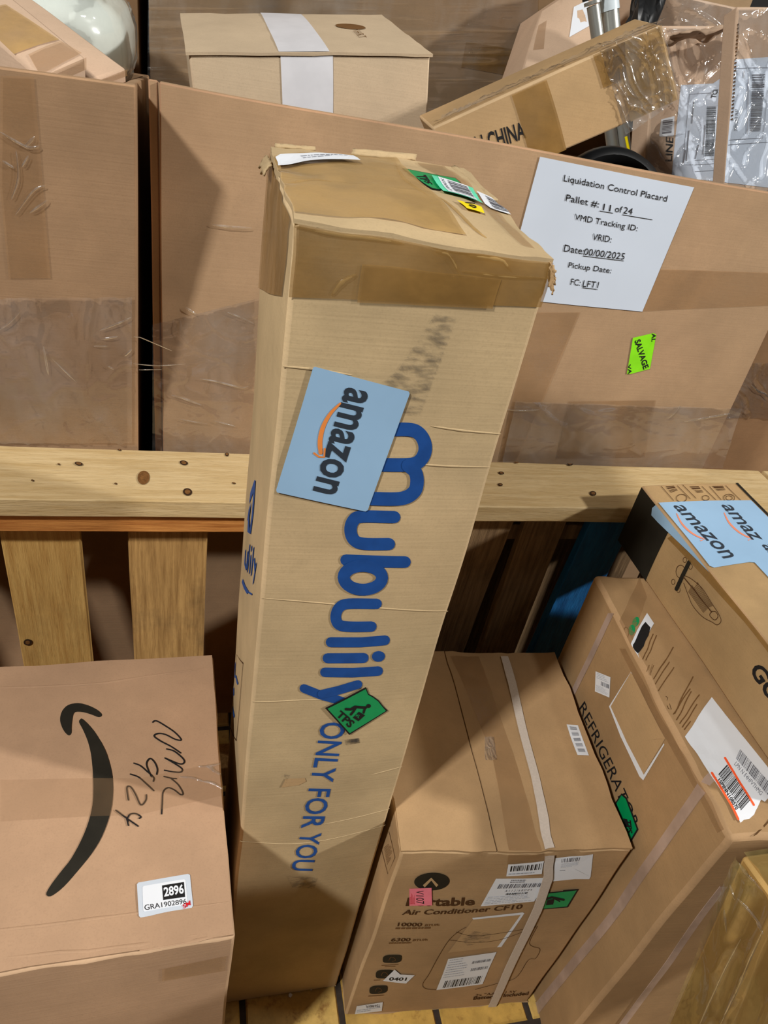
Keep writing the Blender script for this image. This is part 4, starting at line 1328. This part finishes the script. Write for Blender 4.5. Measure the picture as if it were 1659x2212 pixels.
P.lines(z3b((30, 684), (290, 667), (287, 678), (27, 696)), 1, FAINTINK, 4, 0, 1, 0, 1, 0.8, 0)
P.text('Batteries Included', z4((990, 600), (1437, 574), (1430, 602), (982, 627)), BROWNINK, 0.03, 0)
P.text('2x "AAA" 1.5V', z4((1005, 578), (1335, 558), (1330, 577), (1000, 598)), BROWNINK, 0.0, 0)
for cc_, a_ in (((325, 293), 76), ((265, 418), 70), ((218, 543), 73)):
    q = z4(cc_)[0]
    pts = [(q[0] + 0.265 * a_ * math.copysign(abs(math.cos(t)) ** 0.6, math.cos(t)) - 0.02 * 33 * math.sin(t), q[1] + 9.0 * math.copysign(abs(math.sin(t)) ** 0.6, math.sin(t)) - 2.2 * math.cos(t)) for t in [k * math.pi / 12 for k in range(24)]]
    P.poly(pts, SOOT, 0)
    P.stroke([(q[0] - 7, q[1] + 3), (q[0] - 3, q[1] - 4), (q[0] + 4, q[1] - 3), (q[0] + 7, q[1] + 2), (q[0], q[1] + 5)], 0.9, FAINTINK, 1, True)
for pts in (((240, 352), (372, 338)), ((265, 362), (350, 353)), ((180, 470), (232, 465)), ((135, 598), (262, 588))):
    P.stroke(z4(*pts), 1.3, FAINTINK, 0, cap=False)
for pa in (((920, 20), (860, 55), (780, 130), (700, 260), (620, 410), (572, 495), (600, 535), (690, 545)), ((1500, 20), (1440, 150), (1462, 190), (1525, 215), (1490, 290), (1430, 305), (1330, 450), (1180, 495), (1000, 540)),
           ((780, 125), (1000, 150), (1200, 130), (1400, 60)), ((840, 60), (1000, 95), (1300, 60), (1500, 25))):
    P.stroke(z4(*pa), 0.9, BROWNINK, 0, True, cap=False)
P.done('printed_artwork', ac.o)
# labels on the front


def label(patch, parent, q, name='paper_label', mat=PAPER, off=0.0018, extra=None, lab=None):
    P = Print(patch, off); P.poly(q, mat, 0)
    if extra:
        extra(P, q)
    return P.done(name, parent, lab)


q = z3b((183, 298), (343, 288), (348, 405), (183, 415))
label(aF, ac.o, q, 'number_sticker', PINK, 0.0024, lambda P, q: (P.text('V107', z3b((285, 308), (290, 396), (232, 400), (230, 305)), BLACK, 0.0, 1), P.lines([q[3], q[0], q[1], q[2]], 8, RED, 4, 0.1, 0.8, 0.02, 0.25, 0.4)), 'pink number sticker')
label(aF, ac.o, z4((345, 373), (390, 410), (505, 413), (437, 483), (345, 475), (252, 465)), 'number_sticker', PAPER, 0.0024,
      lambda P, q: P.text('0401', z4((305, 432), (445, 431), (436, 458), (297, 460)), BLACK, 0.03, 1), 'torn white number sticker')
label(aF, ac.o, z4((40, 680), (255, 643), (243, 718), (22, 750)), 'paper_label', PAPER, 0.0018,
      lambda P, q: (P.text('T24-9001FL', z4((228, 682), (112, 692), (112, 672), (230, 660)), GREY, 0.02, 1), P.lines(q, 2, LGREY, 2, 0.05, 0.95, 0.5, 0.9)))
q = z4((778, 280), (1172, 232), (1060, 495), (687, 543))
label(aF, ac.o, q, 'shipping_label', PAPER, 0.0018, lambda P, q: (P.bars(q, 26, BLACK, 7, 0.12, 0.72, 0.92, 0.95), P.bars(q, 20, GREY, 8, 0.56, 0.19, 0.96, 0.27), P.bars(q, 18, GREY, 9, 0.60, 0.42, 0.96, 0.51),
                                                                   P.lines(q, 8, LGREY, 3, 0.04, 0.5, 0.04, 0.66, 0.25)), 'white shipping label')
q = z3b((815, 213), (1205, 198), (1085, 370), (697, 403))
label(aF, ac.o, q, 'shipping_label', PAPER, 0.0018, lambda P, q: (P.bars(q, 26, GREY, 17, 0.12, 0.2, 0.95, 0.36), P.bars(q, 16, NAVY, 18, 0.35, 0.55, 0.75, 0.62), P.text('A 1 1 2 / 6 8 D 0 4', [P.quadmap(q, a_, b_) for a_, b_ in ((0.3, 0.42), (0.8, 0.42), (0.8, 0.5), (0.3, 0.5))], GREY, 0, 1),
                                                                   P.lines(q, 2, GREY, 4, 0.3, 0.75, 0.04, 0.18, 0.5), P.lines(q, 5, LGREY, 5, 0.04, 0.95, 0.66, 0.97, 0.3)), 'white shipping label')
q = z3b((905, 105), (1163, 80), (1150, 170), (890, 192))
label(aF, ac.o, q, 'barcode_label', PAPER, 0.0022, lambda P, q: (P.bars(q, 18, BLACK, 27, 0.08, 0.15, 0.95, 0.62), P.lines(q, 1, LGREY, 5, 0.05, 0.95, 0.78, 0.95, 0.5)))
q = z3b((1250, 65), (1533, 43), (1508, 205), (1497, 222), (1390, 216), (1225, 226))
label(aF, ac.o, q, 'paper_label', PAPER, 0.0018, lambda P, q: (P.bars(z3b((1300, 70), (1440, 58), (1430, 86), (1295, 95)), 14, GREY, 37), P.lines(z3b((1290, 100), (1450, 88), (1430, 130), (1280, 140)), 4, LGREY, 6), P.lines(z3b((1280, 148), (1330, 146), (1330, 158), (1280, 160)), 1, GREY, 6)))
P = Print(aF, 0.0018)
P.poly(z3b((1168, 308), (1300, 300), (1302, 294), (1418, 290), (1330, 423), (1115, 433)), BLACK, 0)
P.poly(z3b((1172, 314), (1400, 299), (1322, 414), (1122, 426)), GREEN, 1)
P.poly(z3b((1180, 360), (1235, 350), (1222, 394), (1168, 398)), BLACK, 2)
P.stroke(z3b((1180, 350), (1215, 340), (1260, 352), (1300, 362)), 5, BLACK, 2)
P.stroke(z3b((1225, 345), (1270, 372)), 3, BLACK, 2)
P.text('TPS', z3b((1130, 370), (1165, 368), (1155, 396), (1120, 400)), BLACK, 0.03, 2)
P.done('handling_sticker', ac.o, 'green handling sticker')
P = Print(aF, 0.0008)
P.poly(z3b((636, 492), (1000, 456), (1014, 462), (850, 716), (818, 718), (965, 485), (645, 512)), PAPER, 0)
P.poly(z3b((640, 503), (985, 473), (822, 712), (460, 750)), K_RAW, 1)
P.poly(z3b((560, 650), (650, 590), (770, 610), (760, 660), (600, 700)), DIRT, 2)
P.done('torn_label', ac.o)
# lid barcode and side panel
q = z6((1385, 672), (1470, 672), (1558, 905), (1470, 908))
label(aT, ac.o, q, 'barcode_label', PAPER, 0.0016, lambda P, q: [P.bars(q, 10, GREY, 50 + k, 0.2, 0.07 + 0.18 * k, 0.8, 0.18 + 0.18 * k, 1, False) for k in range(5)])
P = Print(aL, 0.0008)
P.stroke(zo((890, 1890), (955, 2165), (1025, 1990), (965, 1720), (890, 1890)), 0.7, BROWNINK, 0, cap=False)
P.lines(zo((920, 1890), (990, 1830), (1000, 1990), (950, 2080)), 12, FAINTINK, 3, 0, 1, 0, 1, 0.3, 0)
P.done('printed_panel', ac.o)

# ================================================================== fridge carton, right
C = hexa(0.648, 1.146, 0.374, 0.86, 0.002, 0.752, -0.0667, (0.648, 0.374))
C['LFT'] = onz(1578, 1812, 0.752); C['LBT'] = onz(1284, 1240, 0.752); C['RBT'] = onz(1500, 1222, 0.752)
C['RBT'] = C['LBT'] + Vector((0.47, -0.03, 0)); C['RFT'] = C['LFT'] + Vector((0.49, -0.035, 0))
C['LFD'] = Vector((C['LFT'].x - 0.002, C['LFT'].y, 0.002)); C['LBD'] = Vector((C['LBT'].x, C['LBT'].y, 0.002))
C['RFD'] = C['RFT'] + Vector((0, 0, -0.75)); C['RBD'] = C['RBT'] + Vector((0, 0, -0.75))
fr = Carton('carton', 'tall brown carton lettered refrigerator down its side with white plastic straps', 'box', C, K_FRIDGE,
            bulge=0.003, amp=0.0018, cell=0.022, bevel=0.007, crush=(0.70, 0.755, 0.003, 20.0), bulges=dict(T=0.0, L=0.0015))
rF, rT, rL = fr.F, fr.T, fr.L
z4r = Z(1200, 1400, 0.27667); z3 = Z(1180, 1020, 0.28873); zq = Z(1150, 1700, 0.30681); zw = Z(1480, 1480, 0.17179)
strip(rL, [((1319, 1343), (1340, 1380)), ((1225, 1500), (1250, 1545))], TAPE_C, 0.0008, 4)
mb = slab_strip(rL, [(z3((470, 1060), (515, 1050))), (z3((310, 1400), (352, 1400))), (z4r((125, 345), (155, 365)))], STRAP_T, 0.001, 0.001, 10)
mb.build('strap', fr.o, label='translucent plastic strap')
mb = slab_strip(rL, [((1510, 1692), (1532, 1700)), ((1330, 1958), (1352, 1962)), ((1160, 2165), (1182, 2168)), ((1090, 2260), (1112, 2262))], STRAP_T, 0.001, 0.001, 14)
slab_strip(rT, [((1512, 1690), (1532, 1698)), ((1530, 1672), (1548, 1682))], STRAP_T, 0.001, 0.001, 4, mb)
mb.build('strap', fr.o, label='translucent plastic strap')
mb = slab_strip(rF, [(zq((1320, 690), (1375, 690))), (zq((1010, 1100), (1060, 1100))), (zq((600, 1669), (650, 1669))), (zq((480, 1830), (530, 1830)))], STRAP_T, 0.001, 0.001, 12)
mb.build('strap', fr.o, label='translucent plastic strap')
P = Print(rL, 0.0008)
P.text('REFRIGERATOR', z4r((232, 412), (662, 1370), (590, 1402), (188, 472)), BLACK, 0.0, 0)
P.done('printed_lettering', fr.o, 'black capital lettering')
P = Print(rL, 0.0018)
P.poly(z4r((520, 1135), (560, 1165), (656, 1415), (597, 1522), (472, 1212)), BLACK, 0)
P.poly(z4r((522, 1150), (555, 1178), (645, 1412), (596, 1500), (485, 1214)), GREEN, 1)
P.text('TPS', z4r((600, 1345), (615, 1450), (575, 1440), (545, 1330)), BLACK, 0.04, 2)
P.poly(z4r((540, 1330), (570, 1335), (590, 1400), (555, 1395)), BLACK, 2)
P.done('handling_sticker', fr.o, 'green handling sticker')
q = z4r((322, 180), (437, 225), (428, 385), (316, 338))
label(rL, fr.o, q, 'paper_label', PAPER, 0.0014, lambda P, q: (P.lines(q, 4, LGREY, 3, 0.1, 0.95, 0.05, 0.35, 0.3), P.bars(q, 8, GREY, 5, 0.4, 0.38, 0.95, 0.58), P.lines(q, 6, LGREY, 8, 0.08, 0.95, 0.65, 0.95, 0.3)))
P = Print(rL, 0.0008)
P.poly(z4r((422, 455), (590, 182), (600, 195), (445, 458), (560, 735), (690, 985), (848, 742), (852, 752), (685, 1030), (655, 1000), (510, 690)), PAPER, 0)
P.poly(z4r((436, 455), (592, 183), (640, 280), (860, 705), (690, 985), (560, 735)), K_RAW, 1)
P.done('torn_label', fr.o)
strip(rL, [z4r((500, 0), (545, 0)), z4r((780, 560), (845, 560)), z4r((1080, 1090), (1160, 1060)), z4r((1260, 1440), (1330, 1400))], TAPE_C, 0.0008, 12).build('tape', fr.o)
# lid print
P = Print(rT, 0.0008)
P.oval(z3((671, 1124))[0], 7, 11.5, GREEN, 0, 0.3); P.oval(z3((640, 1184))[0], 7.5, 11, GREEN, 0, 0.3)
P.done('green_dots', fr.o, 'two green dot stickers')
P = Print(rT, 0.0012)
for pa in (((800, 1215), (712, 1400)), ((825, 1225), (735, 1410)), ((945, 1310), (810, 1540)), ((915, 1420), (820, 1590)), ((950, 1460), (845, 1640)), ((890, 1400), (800, 1555))):
    P.stroke(z3(*pa), 2.0, FAINTINK, 0, cap=False)
P.done('printed_specs', fr.o)
P = Print(rT, 0.0012)
for pa in (((1070, 220), (930, 505)), ((1060, 340), (945, 560)), ((1125, 365), (970, 590)), ((1110, 440), (990, 620)), ((1055, 570), (1005, 640)), ((1050, 320), (920, 510))):
    P.stroke(z4r(*pa), 2.4, FAINTINK, 0, cap=False)
P.done('printed_specs', fr.o)
P = Print(rT, 0.0008)
P.stroke(z3((575, 1215), (590, 1165), (615, 1190), (600, 1240), (575, 1215)), 1.0, FAINTINK, 0, True)
P.stroke(z3((745, 1490), (765, 1445), (760, 1520), (790, 1440), (770, 1525), (800, 1450)), 1.2, FAINTINK, 0, cap=False)
P.stroke(z4r((865, 375), (880, 385), (870, 410), (890, 420), (905, 470), (885, 465), (865, 410)), 1.2, BROWNINK, 0, cap=False)
P.done('printed_icons', fr.o)
P = Print(rT, 0.0018)
P.poly(z3((752, 1063), (806, 1140), (662, 1395), (610, 1312)), PAPER, 0)
P.poly(z3((742, 1130), (760, 1150), (780, 1172), (762, 1230), (720, 1300), (680, 1358), (650, 1335), (634, 1310), (680, 1230), (715, 1160)), BLACK, 1)
P.done('redacted_label', fr.o, 'white label blacked out with marker')
P = Print(rT, 0.002)
P.poly(zw((335, 155), (0, 650), (300, 1120), (690, 1745), (730, 1710), (800, 1700), (860, 1640), (875, 1590), (945, 1450), (990, 1480), (1200, 1250), (1200, 1330)), PAPER, 0)
P.stroke(zw((500, 925), (850, 1515)), 4.8, NEONO, 1); P.stroke(zw((328, 1115), (655, 1700)), 4.8, NEONO, 1)
P.bars(zw((525, 1005), (810, 1460), (680, 1590), (405, 1130)), 30, BLACK, 61)
P.bars(zw((690, 815), (1100, 1290), (1035, 1400), (635, 930)), 36, GREY, 62)
P.text('LPN N E4HFVTHMG', zw((645, 965), (970, 1360), (935, 1400), (612, 1005)), GREY, 0.0, 1)
P.text('1SPINN108570', zw((425, 1175), (648, 1550), (606, 1582), (395, 1205)), BLACK, 0.03, 1)
P.done('shipping_label', fr.o, 'white label with neon orange bars')
strip(rT, [((1319, 1343), (1382, 1240)), ((1345, 1390), (1398, 1290))], TAPE_C, 0.0008, 4).build('tape', fr.o)

P = Print(rT, 0.001)
P.stroke([(1616, 1822), (1640, 1797), (1700, 1730)], 4.0, GAP, 0, cap=False)  # dark stroke painted for the shade inside the flap seam
P.done('flap_gap_shade', fr.o)

# ================================================================== scooter carton lying on the fridge carton
RZ = 0.7535
A_ = onz(1386, 1048, 0.88); B_ = onz(1593, 1042, 0.88)
dirn = (onz(1659, 1390, 0.88) - A_); dirn.z = 0; dirn.normalize()
C = dict(LBT=A_, RBT=B_, LFT=A_ + dirn * 0.56, RFT=B_ + dirn * 0.56)
for k in list(C):
    C[k[:2] + 'D'] = Vector((C[k].x, C[k].y, RZ + 0.001))
sc = Carton('carton', 'long flat scooter carton with pale blue logo tape, lying on the refrigerator carton', 'box', C, K_SCOOT,
            bulge=0.002, amp=0.0015, cell=0.025, bevel=0.003, bulges=dict(D=0))
gT, gL = sc.T, sc.L
zg = Z(1340, 1020, 0.19229)
P = Print(gL, 0.0009)
q = [gL.uv(p) for p in zg((225, 140), (550, 660), (300, 1195), (-60, 690))]
e0, e1_ = gL.uv(zg((550, 660))[0])[0], gL.uv(zg((300, 1195))[0])[0]
mb = MB()
mb.grid(lambda i, j: gL.P((e1_ * (1 - j) + e0 * j) * i + 0.004 * (1 - i), 0.01 + 0.975 * j, 0.0012), 10, 8, SOOT)
mb.build('black_end_panel', sc.o, label='black printed end panel')
P = Print(gL, 0.0012)
for pa, wd_ in ((((785, 1010), (650, 1310)), 8.5),):
    P.stroke(zg(*pa), wd_, SOOT, 1)
P.stroke([(1340 + 0.19229 * (690 + 50 * math.cos(t)), 1020 + 0.19229 * (1115 + 72 * math.sin(t))) for t in [k * math.pi / 10 for k in range(20)]], 1.2, BROWNINK, 0, closed=True)
for c_ in ((735, 985), (800, 1060), (610, 1230), (670, 1320)):
    P.stroke([(1340 + 0.19229 * (c_[0] + 20 * math.cos(t)), 1020 + 0.19229 * (c_[1] + 30 * math.sin(t))) for t in [k * math.pi / 6 for k in range(12)]], 1.0, BROWNINK, 0, closed=True)
P.stroke(z3((1040, 830), (1075, 920), (1110, 1000), (1180, 1080), (1250, 1120), (1290, 1142), (1318, 1112), (1300, 1060), (1250, 980), (1180, 870), (1100, 800), (1050, 775)), 1.3, BROWNINK, 0, True)
P.stroke(z3((1040, 785), (1150, 915), (1250, 1045)), 2.2, BROWNINK, 1)
for k in range(7):
    t = k / 6.0
    P.stroke(z3((1075 + 25 * t, 890 - 45 * t), (1190 + 35 * t, 1050 - 35 * t)), 1.0, BROWNINK, 0, cap=False)
for k in range(6):
    t = k / 5.0
    P.stroke(z3((1115 + 25 * t, 870 - 50 * t), (1225 + 30 * t, 1010 - 10 * t)), 0.9, BROWNINK, 0, cap=False)
P.stroke(z3((1250, 1040), (1235, 1070), (1270, 1105), (1295, 1080), (1280, 1045), (1250, 1040)), 1.4, BROWNINK, 0, True)
P.done('printed_scooter', sc.o, 'dark line drawing of a scooter')
P = Print(gL, 0.0008)
P.text('GO', z4r((1612, 105), (1812, 385), (1690, 430), (1520, 175)), BLACK, 0.03, 0)
P.done('printed_lettering', sc.o)
# logo tape on the lid, folded over the edge
P = Print(gT, 0.0014)
P.poly(zg((425, 348), (1465, 320), (1760, 620), (2050, 920), (2100, 1420), (1659, 1200), (1500, 1030), (1440, 1025), (1050, 1080), (1000, 1060)), SKY, 0)
P.text('amazon', zg((700, 378), (1288, 965), (1150, 987), (582, 385)), NAVY, 0.012, 1)
P.text('amaz', zg((1238, 378), (1592, 770), (1468, 777), (1122, 378)), NAVY, 0.012, 1)
P.text('am', zg((1680, 820), (1850, 1010), (1735, 1020), (1570, 830)), NAVY, 0.012, 1)
for dx, dy in ((0, 0), (535, -5)):
    P.stroke([(x + dx * 0.19229, y + dy * 0.19229) for x, y in zg((630, 478), (685, 590), (785, 690), (900, 758))], 4, CORAL, 1, True, taper=lambda t: 0.5 + t * (1 - t) * 2)
    P.stroke([(x + dx * 0.19229, y + dy * 0.19229) for x, y in zg((880, 740), (940, 770), (895, 784))], 2.2, CORAL, 1)
P.done('logo_tape', sc.o, 'pale blue logo tape')
P = Print(gL, 0.003)
P.poly(zg((425, 345), (375, 400), (368, 480), (440, 560), (560, 680), (1000, 1105), (1050, 1085), (1010, 1062)), SKY, 0)
P.done('logo_tape', sc.o, 'tape folded over the edge')
P = Print(gT, 0.001)
for pa in (((455, 160), (600, 325)), ((640, 160), (790, 310)), ((700, 150), (855, 305)), ((915, 165), (1075, 320)), ((1000, 165), (1135, 320)), ((1180, 150), (1350, 320))):
    P.stroke(zg(*pa), 1.0, BROWNINK, 0, cap=False)
for q in (((510, 165), (600, 160), (655, 220), (575, 248)), ((780, 170), (880, 165), (945, 245), (880, 255)), ((1030, 160), (1150, 155), (1185, 210), (1100, 222))):
    P.bars(zg(*q), 5, BROWNINK, 7, lay=0, along=False)
for c_, r_ in (((690, 300), 60), ((1220, 295), 62), ((1220, 295), 36), ((960, 300), 40)):
    P.stroke([(1340 + 0.19229 * (c_[0] + r_ * math.cos(t)), 1020 + 0.19229 * (c_[1] + r_ * 0.7 * math.sin(t))) for t in [k * math.pi / 8 for k in range(16)]], 1.2, BROWNINK, 0, closed=True)
P.done('printed_diagrams', sc.o)
P = Print(gT, 0.001)
P.poly(zg((1285, 118), (1325, 112), (1370, 140), (1700, 455), (1700, 545)), SOOT, 0)
P.done('black_stripe', sc.o)
strip(gL, [zg((560, 680), (560, 700)), zg((1400, 1480), (1300, 1500))], TAPE_C, 0.001, 6)
strip(gL, [zg((600, 700), (540, 740)), zg((1020, 1110), (960, 1180)), zg((1500, 1640), (1400, 1680)), zg((1850, 2060), (1740, 2110))], TAPE_B, 0.0016, 12).build('tape', sc.o)

# ================================================================== yellow film-wrapped carton, bottom right corner
t0 = Vector((0.60, 0.324, 0.813)); b0 = Vector((0.60, 0.137, 0.003)); ld = (t0 - b0)
nr = Vector((0, -ld.z, ld.y)).normalized() * 0.34
nr = Vector((0, -0.31, 0.0))
C = dict(LBT=t0, LBD=b0, RBT=t0 + Vector((0.4, 0, 0.0)), RBD=b0 + Vector((0.4, 0, 0)), LFT=t0 + nr + Vector((0, 0, 0.05)), LFD=b0 + nr,
         RFT=t0 + nr + Vector((0.4, 0, 0.05)), RFD=b0 + nr + Vector((0.4, 0, 0)))
ye = Carton('carton', 'yellowish carton in crinkled tinted film leaning on the refrigerator carton', 'box', C, K_YEL, bulge=0.002, amp=0.002, cell=0.03, bevel=0.004)
film(ye.L, [(0, 0.3), (1, 0.3), (1, 1), (0, 1)], ye.o, FILM_Y, 0.004, 0.007, 90, 90, 51.0, stretch=(1.6, 0.7), name='tinted_film')
film(ye.T, [(0, 0), (1, 0), (1, 1), (0, 1)], ye.o, FILM_Y, 0.004, 0.006, 80, 80, 52.0, name='tinted_film')

zyb = Z(1380, 1780, 0.19531)
for k, pa in enumerate((((1429, 1150), (1270, 1500), (1140, 1830), (960, 2212)), ((1180, 1250), (1000, 1600), (900, 1830), (730, 2212)), ((1050, 650), (1110, 820)), ((990, 930), (1015, 1180)), ((1350, 1050), (1429, 1200)), ((1150, 420), (1250, 560), (1429, 720)), ((1130, 800), (1280, 950), (1420, 1130)))):
    wrinkle(ye.L, zyb(*pa), ye.o, 0.004, FILM_G, 0.006)

# small scraps on the floor
for k, (px, s_) in enumerate((((627, 2150), 0.004), ((672, 2137), 0.0025))):
    c_ = onz(px[0], px[1], 0.0); mb = MB(); r_ = random.Random(k)
    pts = [c_ + Vector((math.cos(t) * s_ * r_.uniform(0.5, 1.1), math.sin(t) * s_ * r_.uniform(0.6, 1.2), 0.0004)) for t in [i * math.pi / 4 for i in range(8)]]
    up = [p + Vector((0, 0, 0.0012)) for p in pts]
    mb.face(up, PAPER)
    for i in range(8):
        mb.face([pts[i], pts[(i + 1) % 8], up[(i + 1) % 8], up[i]], PAPER)
    o = mb.build('paper_scrap')
    tag(o, 'tiny white paper scrap on the yellow tiles below the tall carton', 'scrap', 'white scraps on the tiles')
